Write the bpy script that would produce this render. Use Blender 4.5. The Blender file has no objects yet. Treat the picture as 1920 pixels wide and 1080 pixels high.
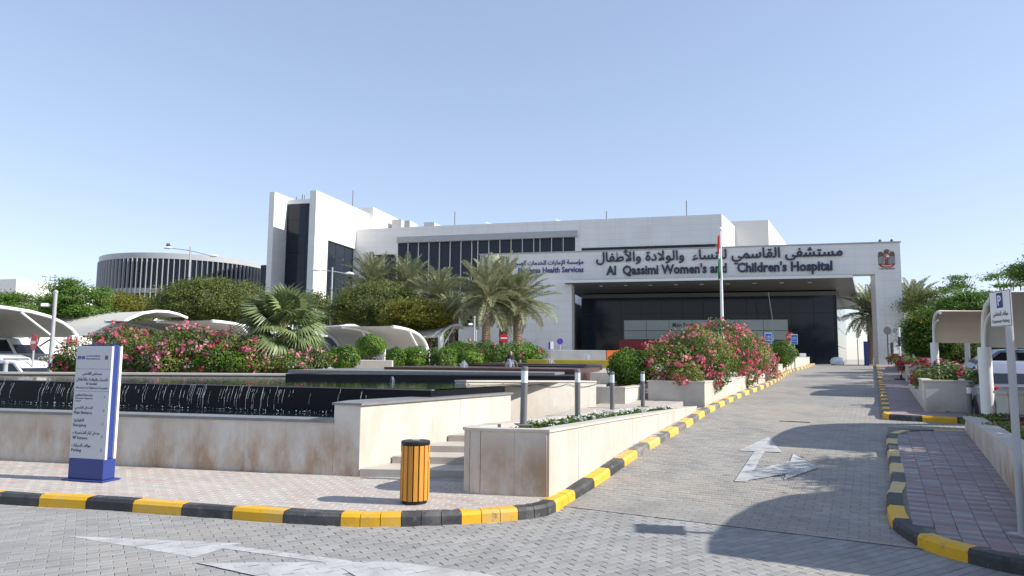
import bpy, bmesh, math, random
import numpy as np
from mathutils import Vector, Matrix
random.seed(7); rng = np.random.default_rng(7)
sc = bpy.context.scene; col = sc.collection
# ------------------------------------------------------------------ camera, sky, sun, exposure
EYE = 1.85; FPX = 1280.0; TH = math.atan(0.1); ROLL = 0.009
cd = bpy.data.cameras.new('camera'); cam = bpy.data.objects.new('camera', cd); col.objects.link(cam)
cd.sensor_width = 36; cd.lens = 24; cd.clip_start = 0.05; cd.clip_end = 6000
cam.matrix_world = Matrix.Translation((0, 0, EYE)) @ Matrix.Rotation(math.pi/2 + TH, 4, 'X') @ Matrix.Rotation(ROLL, 4, 'Z')
sc.camera = cam
SUN_EL = math.radians(34.5); SUN_AZ = (0.985, -0.17)
wd = bpy.data.worlds.new('World'); sc.world = wd; wd.use_nodes = True
nt = wd.node_tree; sky = nt.nodes.new('ShaderNodeTexSky'); sky.sky_type = 'NISHITA'; sky.sun_disc = False
sky.sun_elevation = SUN_EL; sky.sun_rotation = math.atan2(SUN_AZ[0], SUN_AZ[1])
sky.air_density = 1.0; sky.dust_density = .3; sky.ozone_density = 1.0; sky.altitude = 10
# pale Gulf winter sky: the whole sky's contrast is flattened and cooled evenly
gm = nt.nodes.new('ShaderNodeGamma'); gm.inputs[1].default_value = .55; nt.links.new(sky.outputs[0], gm.inputs[0])
tn = nt.nodes.new('ShaderNodeMix'); tn.data_type = 'RGBA'; tn.blend_type = 'MULTIPLY'; tn.inputs[0].default_value = 1; tn.inputs[7].default_value = (2.42, 2.50, 2.84, 1)
nt.links.new(gm.outputs[0], tn.inputs[6]); nt.links.new(tn.outputs[2], nt.nodes['Background'].inputs[0]); nt.nodes['Background'].inputs[1].default_value = 0.105
sd = bpy.data.lights.new('sun', 'SUN'); sd.energy = 5.0; sd.angle = math.radians(0.55); sd.color = (1, 0.95, 0.87)
sun = bpy.data.objects.new('sun', sd); col.objects.link(sun); sun.location = (30, -5, 30)
sv = Vector((SUN_AZ[0]*math.cos(SUN_EL), SUN_AZ[1]*math.cos(SUN_EL), math.sin(SUN_EL)))
sun.rotation_euler = sv.to_track_quat('Z', 'Y').to_euler()
vs = sc.view_settings; vs.view_transform = 'Standard'; vs.look = 'None'; vs.exposure = 0.45; vs.gamma = 1; vs.use_curve_mapping = False
sc.cycles.max_bounces = 6; sc.cycles.transparent_max_bounces = 6
# ------------------------------------------------------------------ measuring helpers (photo pixel -> point of the place)
def ray(px, py):
    u = (px-960)/FPX; v = (540-py)/FPX; c, s = math.cos(ROLL), math.sin(ROLL)
    u, v = u*c - v*s, u*s + v*c
    return Vector((u, math.cos(TH) - v*math.sin(TH), math.sin(TH) + v*math.cos(TH)))
def G(px, py, z=0.0):
    d = ray(px, py); t = (z-EYE)/d.z; return Vector((d.x*t, d.y*t, z))
def V(px, py, Y):
    d = ray(px, py); t = Y/d.y; return Vector((d.x*t, Y, EYE + d.z*t))
# ramp frame: s along the ramp, o across it (positive to the right)
H2 = Vector((0.466, 0.885)); N2 = Vector((0.885, -0.466))
def PS(s, o, z=0.0):
    p = H2*s + N2*o; return Vector((p.x, p.y, z))
_RS = [-99, 8.3, 11.6, 16.3, 23.9, 32.5, 49, 400]; _RZ = [0, 0, 0.26, 0.52, 0.76, 1.01, 1.43, 1.43]
def rz_s(s): return float(np.interp(s, _RS, _RZ))
def rz(x, y): return rz_s(H2.x*x + H2.y*y)
def GR(px, py):
    z = 0.2
    for _ in range(12): p = G(px, py, z); z = 0.5*z + 0.5*rz(p.x, p.y)
    return p
# building frame
KB = 0.26; _n = math.hypot(1, KB); D1 = Vector((1/_n, -KB/_n)); D2 = Vector((KB/_n, 1/_n))
RB = -math.atan(KB)
BM = Matrix.Rotation(RB, 4, 'Z')
def WB(x, y, z): return Vector((D1.x*x + D2.x*y, D1.y*x + D2.y*y, z))
def BP(px, py, c):
    d = ray(px, py); dy = d.x*D2.x + d.y*D2.y; dx = d.x*D1.x + d.y*D1.y; t = c/dy
    return dx*t, EYE + d.z*t
# ------------------------------------------------------------------ object helpers
def tag(o, label=None, cat=None, group=None, kind=None):
    if label: o['label'] = label
    if cat: o['category'] = cat
    if group: o['group'] = group
    if kind: o['kind'] = kind
    return o
def thing(name, label, cat, loc, rz_=0, group=None):
    o = bpy.data.objects.new(name, None); col.objects.link(o); o.location = loc; o.rotation_euler = (0, 0, rz_)
    o.empty_display_size = 0.2
    return tag(o, label, cat, group)
def chain(o):
    m = Matrix.Identity(4)
    while o is not None: m = o.matrix_basis @ m; o = o.parent
    return m
def obj(name, me, parent=None):
    o = bpy.data.objects.new(name, me); col.objects.link(o); o.parent = parent; return o
def copy_tree(o, parent=None):
    c = o.copy(); col.objects.link(c); c.parent = parent
    for ch in [x for x in KIDS.get(o.name, [])]: copy_tree(ch, c)
    return c
KIDS = {}
class MB:
    """collects faces in world space (or in the frame m) and links them as ONE mesh object"""
    def __init__(s, m=None): s.v = []; s.f = []; s.mi = []; s.m = m; s.cur = 0
    def add(s, vs, fs):
        n = len(s.v)
        if s.m is not None: vs = [s.m @ Vector(v) for v in vs]
        s.v += [tuple(v) for v in vs]; s.f += [tuple(i+n for i in f) for f in fs]; s.mi += [s.cur]*len(fs); return s
    def box(s, c, d, rot=0, bev=0):
        x, y, z = d[0]/2, d[1]/2, d[2]/2; cr, sr = math.cos(rot), math.sin(rot)
        if bev > 0:
            b = min(bev, x*.9, y*.9, z*.9); vs = []
            for (ix, iy, iz) in [(x-b, y-b, -z), (x, y, -z+b), (x, y, z-b), (x-b, y-b, z)]:
                for sx, sy in ((-1, -1), (1, -1), (1, 1), (-1, 1)): vs.append((sx*ix, sy*iy, iz))
            fs = [(3, 2, 1, 0), (12, 13, 14, 15)]
            for r in range(3):
                for k in range(4): fs.append((r*4+k, r*4+(k+1) % 4, r*4+4+(k+1) % 4, r*4+4+k))
        else:
            vs = [(sx*x, sy*y, sz*z) for sz in (-1, 1) for sx, sy in ((-1, -1), (1, -1), (1, 1), (-1, 1))]
            fs = [(3, 2, 1, 0), (4, 5, 6, 7), (0, 1, 5, 4), (1, 2, 6, 5), (2, 3, 7, 6), (3, 0, 4, 7)]
        return s.add([(c[0]+vx*cr-vy*sr, c[1]+vx*sr+vy*cr, c[2]+vz) for vx, vy, vz in vs], fs)
    def prism(s, poly, z0, z1):
        n = len(poly); a = lambda z, p: (p[0], p[1], z(p) if callable(z) else z)
        ar = sum(poly[i][0]*poly[(i+1) % n][1] - poly[(i+1) % n][0]*poly[i][1] for i in range(n))
        if ar < 0: poly = poly[::-1]
        vs = [a(z0, p) for p in poly] + [a(z1, p) for p in poly]
        return s.add(vs, [tuple(range(n-1, -1, -1)), tuple(range(n, 2*n))] + [(i, (i+1) % n, n+(i+1) % n, n+i) for i in range(n)])
    def tube(s, pts, r, n=8, cap=True):
        pts = [Vector(p) for p in pts]; rs = r if isinstance(r, (list, tuple)) else [r]*len(pts); vs = []; fs = []
        up = Vector((0, 0, 1)); t0 = (pts[1]-pts[0]).normalized()
        if abs(t0.z) > .95: up = Vector((0, 1, 0))
        a = t0.cross(up).normalized()
        for i, p in enumerate(pts):
            t = (pts[min(i+1, len(pts)-1)] - pts[max(i-1, 0)]).normalized()
            a = (a - t*a.dot(t)).normalized(); b = t.cross(a)
            for k in range(n):
                w = 2*math.pi*k/n; vs.append(p + (a*math.cos(w) + b*math.sin(w))*rs[i])
        for i in range(len(pts)-1):
            for k in range(n): fs.append((i*n+k, i*n+(k+1) % n, (i+1)*n+(k+1) % n, (i+1)*n+k))
        if cap: fs += [tuple(range(n-1, -1, -1)), tuple(range((len(pts)-1)*n, len(pts)*n))]
        return s.add(vs, fs)
    def lathe(s, prof, c=(0, 0, 0), n=16, sx=1, sy=1):
        vs = []; fs = []
        for r, z in prof:
            for k in range(n): w = 2*math.pi*k/n; vs.append((c[0]+r*sx*math.cos(w), c[1]+r*sy*math.sin(w), c[2]+z))
        m = len(prof)
        for i in range(m-1):
            for k in range(n): fs.append((i*n+k, i*n+(k+1) % n, (i+1)*n+(k+1) % n, (i+1)*n+k))
        fs += [tuple(range(n-1, -1, -1)), tuple(range((m-1)*n, m*n))]
        return s.add(vs, fs)
    def quad(s, *p): return s.add(p, [tuple(range(len(p)))])
    def slab(s, pts, nrm, th):   # planar polygon given thickness along -nrm
        n = len(pts); nv = Vector(nrm).normalized()*th; pts = [Vector(p) for p in pts]
        return s.add(pts + [p - nv for p in pts], [tuple(range(n)), tuple(range(2*n-1, n-1, -1))] + [(i, n+i, n+(i+1) % n, (i+1) % n) for i in range(n)])
    def build(s, name, mat, parent=None, smooth=False, kind=None):
        me = bpy.data.meshes.new(name); V_ = s.v; loc = None
        if parent is not None: inv = chain(parent).inverted(); V_ = [inv @ Vector(v) for v in V_]
        else:
            a = np.array(V_); loc = Vector(((a[:, 0].min()+a[:, 0].max())/2, (a[:, 1].min()+a[:, 1].max())/2, a[:, 2].min()))
            V_ = (a - np.array(loc)).tolist()
        me.from_pydata([tuple(v) for v in V_], [], s.f)
        for mm in (mat if isinstance(mat, (list, tuple)) else [mat]): me.materials.append(mm)
        if len(me.materials) > 1: me.polygons.foreach_set('material_index', s.mi)
        if smooth:
            me.polygons.foreach_set('use_smooth', [True]*len(me.polygons)); 
            try: me.set_sharp_from_angle(angle=math.radians(40))
            except Exception: pass
        me.update(); o = obj(name, me, parent)
        if loc is not None: o.location = loc
        if parent is not None: KIDS.setdefault(parent.name, []).append(o)
        if kind: o['kind'] = kind
        return o
def inst(src, parent, mat4):
    """another object sharing src's mesh, placed by a world matrix under parent"""
    o = bpy.data.objects.new(src.name.split('.')[0], src.data); col.objects.link(o); o.parent = parent
    o.matrix_basis = chain(parent).inverted() @ mat4 if parent else mat4
    if parent is not None: KIDS.setdefault(parent.name, []).append(o)
    return o
# ------------------------------------------------------------------ materials
def srgb(r, g, b): return tuple(((c/255)/12.92 if c <= 10 else (((c/255)+.055)/1.055)**2.4) for c in (r, g, b)) + (1,)
def mat(name, c, rough=.6, var=.12, scale=4, bump=0, bscale=40, metal=0, spec=.4, coat=0, rnd=0, stain=None, stretch=(1, 1, 1), rv=0, em=None, grain=0):
    m = bpy.data.materials.new(name); m.use_nodes = True; t = m.node_tree; b = t.nodes['Principled BSDF']; N = t.nodes.new; L = t.links.new
    c = tuple(c[:3]) + (1,)
    b.inputs['Roughness'].default_value = rough; b.inputs['Metallic'].default_value = metal; b.inputs['Specular IOR Level'].default_value = spec
    b.inputs['Coat Weight'].default_value = coat
    g = N('ShaderNodeNewGeometry'); mp = N('ShaderNodeMapping'); mp.inputs['Scale'].default_value = stretch; L(g.outputs['Position'], mp.inputs[0])
    no = N('ShaderNodeTexNoise'); no.inputs['Scale'].default_value = scale; no.inputs['Detail'].default_value = 6; no.inputs['Roughness'].default_value = .62; L(mp.outputs[0], no.inputs['Vector'])
    mr = N('ShaderNodeMapRange'); mr.inputs[1].default_value = .3; mr.inputs[2].default_value = .7; mr.inputs[3].default_value = 1-var; mr.inputs[4].default_value = 1+var; L(no.outputs[0], mr.inputs[0])
    hs = N('ShaderNodeHueSaturation'); hs.inputs['Color'].default_value = c; val = mr.outputs[0]
    def mul(a, bb):
        q = N('ShaderNodeMath'); q.operation = 'MULTIPLY'; L(a, q.inputs[0]); L(bb, q.inputs[1]); return q.outputs[0]
    if rnd:
        oi = N('ShaderNodeObjectInfo'); at = N('ShaderNodeAttribute'); at.attribute_name = 'rv'
        ad = N('ShaderNodeMath'); ad.operation = 'ADD'; L(oi.outputs['Random'], ad.inputs[0]); L(at.outputs['Fac'], ad.inputs[1])
        fr = N('ShaderNodeMath'); fr.operation = 'FRACT'; L(ad.outputs[0], fr.inputs[0])
        r2 = N('ShaderNodeMapRange'); r2.inputs[3].default_value = 1-rnd; r2.inputs[4].default_value = 1+rnd; L(fr.outputs[0], r2.inputs[0]); val = mul(val, r2.outputs[0])
    if grain:
        n3 = N('ShaderNodeTexNoise'); n3.inputs['Scale'].default_value = 90; n3.inputs['Detail'].default_value = 3; L(g.outputs['Position'], n3.inputs['Vector'])
        r3 = N('ShaderNodeMapRange'); r3.inputs[1].default_value = .3; r3.inputs[2].default_value = .7; r3.inputs[3].default_value = 1-grain; r3.inputs[4].default_value = 1+grain; L(n3.outputs[0], r3.inputs[0]); val = mul(val, r3.outputs[0])
    L(val, hs.inputs['Value']); out = hs.outputs[0]
    for st in (stain or []):
        # (colour, scale, lo, hi, stretch, amount)
        n2 = N('ShaderNodeTexNoise'); n2.inputs['Scale'].default_value = st[1]; n2.inputs['Detail'].default_value = 7; n2.inputs['Roughness'].default_value = .65
        m2 = N('ShaderNodeMapping'); m2.inputs['Scale'].default_value = st[4]; L(g.outputs['Position'], m2.inputs[0]); L(m2.outputs[0], n2.inputs['Vector'])
        r4 = N('ShaderNodeMapRange'); r4.inputs[1].default_value = st[2]; r4.inputs[2].default_value = st[3]; r4.inputs[4].default_value = st[5]; L(n2.outputs[0], r4.inputs[0])
        fac = r4.outputs[0]
        if len(st) > 6:      # dirt band between two heights
            sp = N('ShaderNodeSeparateXYZ'); L(g.outputs['Position'], sp.inputs[0]); r5 = N('ShaderNodeMapRange'); r5.inputs[1].default_value = st[6]; r5.inputs[2].default_value = st[7]; L(sp.outputs[2], r5.inputs[0]); fac = mul(fac, r5.outputs[0])
        mx = N('ShaderNodeMix'); mx.data_type = 'RGBA'; L(fac, mx.inputs[0]); L(out, mx.inputs[6]); mx.inputs[7].default_value = tuple(st[0][:3]) + (1,); out = mx.outputs[2]
    L(out, b.inputs['Base Color'])
    if bump:
        n4 = N('ShaderNodeTexNoise'); n4.inputs['Scale'].default_value = bscale; n4.inputs['Detail'].default_value = 4; L(g.outputs['Position'], n4.inputs['Vector'])
        bp = N('ShaderNodeBump'); bp.inputs['Strength'].default_value = bump; bp.inputs['Distance'].default_value = .02; L(n4.outputs[0], bp.inputs['Height']); L(bp.outputs[0], b.inputs['Normal'])
    if em: b.inputs['Emission Color'].default_value = tuple(em[:3]) + (1,); b.inputs['Emission Strength'].default_value = em[3]
    return m
def leafmat(name, c1, c2, trans=.35, rough=.5, c3=None):
    m = bpy.data.materials.new(name); m.use_nodes = True; t = m.node_tree; b = t.nodes['Principled BSDF']; N = t.nodes.new; L = t.links.new
    at = N('ShaderNodeAttribute'); at.attribute_name = 'rv'; cr = N('ShaderNodeValToRGB'); L(at.outputs['Fac'], cr.inputs[0])
    cr.color_ramp.elements[0].color = tuple(c1[:3]) + (1,); cr.color_ramp.elements[1].color = tuple(c2[:3]) + (1,)
    if c3: e = cr.color_ramp.elements.new(.93); e.color = tuple(c2[:3]) + (1,); cr.color_ramp.elements[2].color = tuple(c3[:3]) + (1,)
    L(cr.outputs[0], b.inputs['Base Color']); b.inputs['Roughness'].default_value = rough; b.inputs['Specular IOR Level'].default_value = .35
    tr = N('ShaderNodeBsdfTranslucent'); L(cr.outputs[0], tr.inputs[0]); mx = N('ShaderNodeMixShader'); mx.inputs[0].default_value = trans
    L(b.outputs[0], mx.inputs[1]); L(tr.outputs[0], mx.inputs[2]); L(mx.outputs[0], t.nodes['Material Output'].inputs[0]); return m
def glassmat(name, c, rough=.03, spec=.55):
    m = bpy.data.materials.new(name); m.use_nodes = True; b = m.node_tree.nodes['Principled BSDF']
    b.inputs['Base Color'].default_value = tuple(c[:3]) + (1,); b.inputs['Roughness'].default_value = rough; b.inputs['Specular IOR Level'].default_value = spec
    return m
BROWN = (.30, .19, .10)
M = dict(
 paver=mat('grey_paver', (.275, .27, .26), .85, .10, 1.3, .25, 120, rnd=.13, grain=.10, stain=[((.36, .33, .285), .5, .50, .72, (1, 1, 1), .6), ((.19, .185, .18), .9, .54, .74, (1, 1, 1), .55), ((.10, .10, .10), 3.2, .68, .74, (1, 1, 1), .6)]),
 ramp=mat('ramp_paver', (.30, .285, .26), .85, .10, 1.3, .25, 120, rnd=.12, grain=.10, stain=[((.42, .36, .29), .45, .46, .70, (1, 1, 1), .7), ((.19, .185, .175), .7, .54, .74, (1.6, .7, 1), .6), ((.11, .10, .095), 3.0, .68, .74, (1, 1, 1), .6)]),
 joint=mat('joint_sand', (.36, .335, .295), .95, .2, 6, .3, 90),
 jointd=mat('joint_dark', (.20, .185, .165), .95, .25, 6, .3, 90),
 pinkp=mat('pink_paver', (.42, .31, .28), .85, .08, 2, .2, 120, rnd=.10, grain=.08, stain=[((.47, .43, .38), .7, .36, .58, (1, 1, 1), .8)]),
 greyp=mat('pale_paver', (.41, .38, .345), .85, .08, 2, .2, 120, rnd=.10, grain=.08, stain=[((.48, .44, .39), .7, .40, .62, (1, 1, 1), .7)]),
 redp=mat('red_paver', (.31, .225, .22), .85, .08, 2, .2, 120, rnd=.16, grain=.10),
 bluep=mat('cool_grey_paver', (.31, .29, .29), .85, .08, 2, .2, 120, rnd=.14, grain=.10),
 paint=mat('road_paint', (.48, .48, .465), .75, .10, 8, .15, 100, stain=[((.31, .305, .29), 4, .42, .66, (1, 1, 1), .85)]),
 kyel=mat('kerb_yellow', (.72, .40, .018), .55, .08, 5, .12, 60, rnd=.06, stain=[((.52, .42, .24), 2, .50, .75, (1, 1, 1), .6), ((.12, .09, .04), 8, .60, .72, (1, 1, 1), .75)]),
 kblk=mat('kerb_black', (.045, .045, .047), .6, .2, 6, .15, 60, rnd=.15, stain=[((.20, .19, .175), 2.5, .48, .70, (1, 1, 1), .6), ((.42, .40, .36), 11, .62, .72, (1, 1, 1), .6)]),
 kgry=mat('kerb_dusty_black', (.15, .145, .14), .7, .15, 6, .15, 60, rnd=.15, stain=[((.36, .33, .29), 6, .50, .72, (1, 1, 1), .7)]), kyd=mat('kerb_dusty_yellow', (.70, .44, .07), .6, .08, 5, .12, 60, rnd=.07, stain=[((.55, .46, .32), 3, .48, .72, (1, 1, 1), .7), ((.2, .16, .1), 9, .62, .74, (1, 1, 1), .6)]),
 kyelp=mat('kerb_faded_yellow', (.58, .43, .18), .6, .1, 5, .12, 60, rnd=.08, stain=[((.30, .27, .22), 7, .55, .72, (1, 1, 1), .7)]),
 stone=mat('limestone', (.52, .485, .43), .7, .07, 3, .08, 60, rnd=.05, stretch=(1, 1, .6), stain=[((.44, .36, .28), 2.2, .46, .72, (1, 1, .4), .7), ((.60, .57, .52), 5, .55, .72, (1, 1, .6), .5)]),
 stained=mat('stained_limestone', (.62, .585, .53), .75, .08, 3, .1, 60, rnd=.07, stain=[((.36, .23, .13), 1.5, .36, .60, (1.3, 1.3, .6), .85, 1.02, .50), ((.58, .54, .48), 3, .52, .68, (1, 1, .5), .7)]),
 coping=mat('grey_slate', (.20, .20, .20), .5, .15, 6, .1, 50), white_cop=mat('limestone_coping', (.52, .475, .415), .7, .1, 5, .1, 60, rnd=.05),
 step=mat('step_stone', (.44, .40, .35), .75, .1, 4, .1, 60, rnd=.05),
 clad=mat('white_cladding', (.76, .75, .73), .5, .03, .6, 0, rnd=.02), clad2=mat('cream_cladding', (.74, .715, .67), .6, .04, .5, 0),
 grey=mat('grey_metal', (.155, .155, .16), .45, .05, 5), lgrey=mat('light_grey_metal', (.40, .41, .42), .4, .05, 3), dgrey=mat('dark_grey_metal', (.10, .10, .11), .5, .1, 5),
 soffit=mat('soffit', (.15, .148, .14), .5, .05, 1), wpaint=mat('white_paint', (.78, .78, .76), .4, .04, 3), fabric=mat('canopy_fabric', (.54, .52, .47), .8, .05, 1.5),
 fabricw=mat('beige_canopy', (.60, .52, .40), .8, .06, 1.5),
 black=mat('black_tile', (.006, .007, .010), .4, .3, 12, spec=.2), wood=mat('orange_wood', (.60, .27, .045), .5, .12, 6, .08, 60, rnd=.10, stretch=(4, 4, .5)),
 plastic=mat('black_plastic', (.015, .015, .016), .4, .2, 6), blue=mat('sign_blue', (.03, .05, .20), .35, .05, 3), panel=mat('sign_panel', (.50, .52, .56), .35, .03, 2),
 ink=mat('sign_ink', (.03, .035, .06), .5, .05, 3), navy=mat('navy_letters', (.035, .04, .075), .45, .05, 3), nblue=mat('blue_letters', (.03, .05, .25), .45, .05, 3),
 red=mat('sign_red', (.55, .02, .025), .4, .05, 3), maroon=mat('maroon_wall', (.22, .025, .028), .6, .1, 3), bluesign=mat('bright_blue', (.03, .14, .55), .4, .05, 3), violet=mat('violet_blue', (.09, .05, .36), .4, .05, 3),
 olive=mat('olive_yellow_wall', (.30, .25, .012), .6, .12, 2), orange=mat('orange_barrier', (.75, .17, .03), .5, .1, 3), brown=mat('brown_tile', (.085, .035, .022), .35, .25, 8),
 soil=mat('soil', (.17, .11, .065), .95, .3, 8, .6, 50), bark=mat('bark', (.19, .135, .095), .9, .3, 10, .6, 40), pbark=mat('palm_bark', (.24, .18, .125), .9, .35, 14, .8, 30), wbark=mat('whitewashed_bark', (.55, .54, .51), .85, .15, 8, .4, 40),
 twig=mat('twig', (.22, .17, .12), .9, .2, 8), sand=mat('ground_sand', (.42, .36, .29), .95, .15, .4, .3, 20), asphalt=mat('asphalt', (.10, .10, .10), .9, .15, 1, .3, 90), conc=mat('concrete', (.40, .39, .37), .85, .1, 2, .15, 50),
 foam=mat('foam', (.55, .60, .66), .35, .05, 10), rubber=mat('tyre', (.02, .02, .02), .8, .1, 10), rim=mat('rim', (.5, .5, .52), .3, .05, 5, metal=.8),
 carw=mat('white_car_paint', (.74, .74, .73), .25, .02, 2, coat=.6), cars=mat('silver_car_paint', (.36, .37, .40), .28, .02, 2, metal=.5, coat=.6), carb=mat('blue_car_paint', (.16, .24, .38), .28, .03, 2, coat=.6), card=mat('dark_car_paint', (.03, .03, .035), .3, .05, 2, coat=.6),
 cglass=glassmat('car_glass', (.012, .014, .018)), taill=mat('tail_light', (.45, .012, .015), .2, .05, 5), headl=mat('head_light', (.7, .7, .72), .15, .03, 5),
 skin=mat('skin', (.45, .28, .19), .6, .05, 8), cblack=mat('black_cloth', (.012, .012, .014), .8, .2, 10), cwhite=mat('white_cloth', (.7, .7, .7), .8, .05, 8), cpink=mat('pink_cloth', (.62, .30, .33), .8, .1, 8),
 flagr=mat('flag_red', (.6, .03, .03), .8), flagg=mat('flag_green', (.02, .22, .07), .8), flagb=mat('flag_black', (.02, .02, .02), .8), gold=mat('bronze', (.16, .105, .06), .5, .1, 6), cream=mat('cream_paint', (.60, .54, .44), .6, .05, 3),
 glass=glassmat('dark_tinted_glass', (.020, .026, .040), .08, .28), glassg=glassmat('green_grey_glass', (.30, .36, .35), .1), lampg=mat('frosted_lamp', (.66, .73, .74), .3, .03, 8), grate=mat('rust_grate', (.1, .08, .06), .8))
# water
def watermat():
    m = bpy.data.materials.new('pool_water'); m.use_nodes = True; t = m.node_tree; b = t.nodes['Principled BSDF']
    b.inputs['Base Color'].default_value = (.006, .012, .012, 1); b.inputs['Roughness'].default_value = .03; b.inputs['IOR'].default_value = 1.33
    g = t.nodes.new('ShaderNodeNewGeometry'); n = t.nodes.new('ShaderNodeTexNoise'); n.inputs['Scale'].default_value = 5; n.inputs['Detail'].default_value = 3
    bp = t.nodes.new('ShaderNodeBump'); bp.inputs['Strength'].default_value = .10; bp.inputs['Distance'].default_value = .05
    t.links.new(g.outputs['Position'], n.inputs['Vector']); t.links.new(n.outputs[0], bp.inputs['Height']); t.links.new(bp.outputs[0], b.inputs['Normal']); return m
M['water'] = watermat()
M['leaf'] = leafmat('hedge_leaf', (.05, .11, .010), (.17, .29, .03))
M['boug'] = leafmat('bougainvillea_leaf', (.07, .12, .018), (.24, .29, .06))
M['pinkf'] = leafmat('pink_bract', (.66, .14, .22), (.82, .48, .50), .4, .6)
M['redf'] = leafmat('rose_bract', (.58, .055, .12), (.78, .28, .34), .4, .6)
M['magf'] = leafmat('magenta_bract', (.28, .010, .05), (.48, .03, .13), .35, .6)
M['whitef'] = leafmat('white_flower', (.6, .6, .55), (.8, .8, .78), .3, .6)
M['yelf'] = leafmat('yellow_flower', (.75, .40, .02), (.85, .55, .05), .3, .6)
M['poin'] = leafmat('poinciana_leaf', (.055, .12, .018), (.16, .28, .045))
M['acacia'] = leafmat('acacia_leaf', (.08, .11, .028), (.23, .26, .065))
M['ygreen'] = leafmat('yellow_green_leaf', (.11, .125, .016), (.30, .28, .04))
M['date'] = leafmat('date_palm_leaflet', (.16, .185, .09), (.38, .39, .23), .25, .45, (.30, .23, .12))
M['fan'] = leafmat('fan_palm_leaf', (.09, .15, .05), (.30, .36, .16), .3, .4, (.42, .34, .16))
M['grass'] = leafmat('low_plant_leaf', (.04, .09, .014), (.13, .22, .035))
# ------------------------------------------------------------------ fast leaf meshes
def leafmesh(name, P, Nn, size, mat_, parent, aspect=.45, rv=None, jit=.6, kind=None):
    P = np.asarray(P, float); n = len(P); Nn = np.asarray(Nn, float) + rng.normal(0, jit, (n, 3)); Nn /= np.linalg.norm(Nn, axis=1)[:, None]+1e-9
    t = rng.normal(0, 1, (n, 3)); t -= Nn*(t*Nn).sum(1)[:, None]; t /= np.linalg.norm(t, axis=1)[:, None]+1e-9; b = np.cross(Nn, t)
    s = (np.broadcast_to(np.asarray(size, float), (n,))*rng.uniform(.7, 1.3, n))[:, None]
    v = np.stack([P + t*s, P + b*s*aspect + Nn*s*.12, P - t*s, P - b*s*aspect + Nn*s*.12], 1).reshape(-1, 3)
    return quadmesh(name, v, mat_, parent, rng.random(n) if rv is None else rv, kind)
def quadmesh(name, v, mat_, parent, rv, kind=None):
    loc = np.zeros(3)
    if parent is not None: inv = np.array(chain(parent).inverted()); v = v @ inv[:3, :3].T + inv[:3, 3]
    else: loc = np.array([v[:, 0].mean(), v[:, 1].mean(), v[:, 2].min()]); v = v - loc
    nq = len(v)//4; me = bpy.data.meshes.new(name); me.vertices.add(len(v)); me.vertices.foreach_set('co', v.astype(np.float32).ravel())
    me.loops.add(nq*4); me.loops.foreach_set('vertex_index', np.arange(nq*4, dtype=np.int32)); me.polygons.add(nq)
    me.polygons.foreach_set('loop_start', np.arange(0, nq*4, 4, dtype=np.int32)); me.materials.append(mat_)
    a = me.attributes.new('rv', 'FLOAT', 'FACE'); a.data.foreach_set('value', np.asarray(rv, np.float32)); me.update(calc_edges=True)
    o = obj(name, me, parent); o.location = loc
    if parent is not None: KIDS.setdefault(parent.name, []).append(o)
    if kind: o['kind'] = kind
    return o
# ------------------------------------------------------------------ lettering
AR = {}
for i, (ch, b, n) in enumerate([('ا', 0xFE8D, 2), ('أ', 0xFE83, 2), ('إ', 0xFE87, 2), ('ب', 0xFE8F, 4), ('ة', 0xFE93, 2), ('ت', 0xFE95, 4), ('ث', 0xFE99, 4), ('ج', 0xFE9D, 4), ('ح', 0xFEA1, 4), ('خ', 0xFEA5, 4), ('د', 0xFEA9, 2), ('ذ', 0xFEAB, 2), ('ر', 0xFEAD, 2), ('ز', 0xFEAF, 2), ('س', 0xFEB1, 4), ('ش', 0xFEB5, 4), ('ص', 0xFEB9, 4), ('ض', 0xFEBD, 4), ('ط', 0xFEC1, 4), ('ع', 0xFEC9, 4), ('غ', 0xFECD, 4), ('ف', 0xFED1, 4), ('ق', 0xFED5, 4), ('ك', 0xFED9, 4), ('ل', 0xFEDD, 4), ('م', 0xFEE1, 4), ('ن', 0xFEE5, 4), ('ه', 0xFEE9, 4), ('و', 0xFEED, 2), ('ى', 0xFEEF, 2), ('ي', 0xFEF1, 4), ('ئ', 0xFE89, 4), ('ؤ', 0xFE85, 2), ('ء', 0xFE80, 1), ('\u0001', 0xFEFB, 2), ('\u0002', 0xFEF7, 2), ('\u0003', 0xFEF9, 2)]): AR[ch] = (b, n)
def ar(t):
    t = t.replace('لا', '\u0001').replace('لأ', '\u0002').replace('لإ', '\u0003'); out = []
    for i, ch in enumerate(t):
        if ch not in AR: out.append(ch); continue
        b, n = AR[ch]; pj = i > 0 and t[i-1] in AR and AR[t[i-1]][1] == 4; nj = n == 4 and i+1 < len(t) and t[i+1] in AR and AR[t[i+1]][1] >= 2
        if n == 1: pj = False
        out.append(chr(b + ((3 if nj else 1) if pj else (2 if nj else 0))))
    return ''.join(out[::-1])
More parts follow.
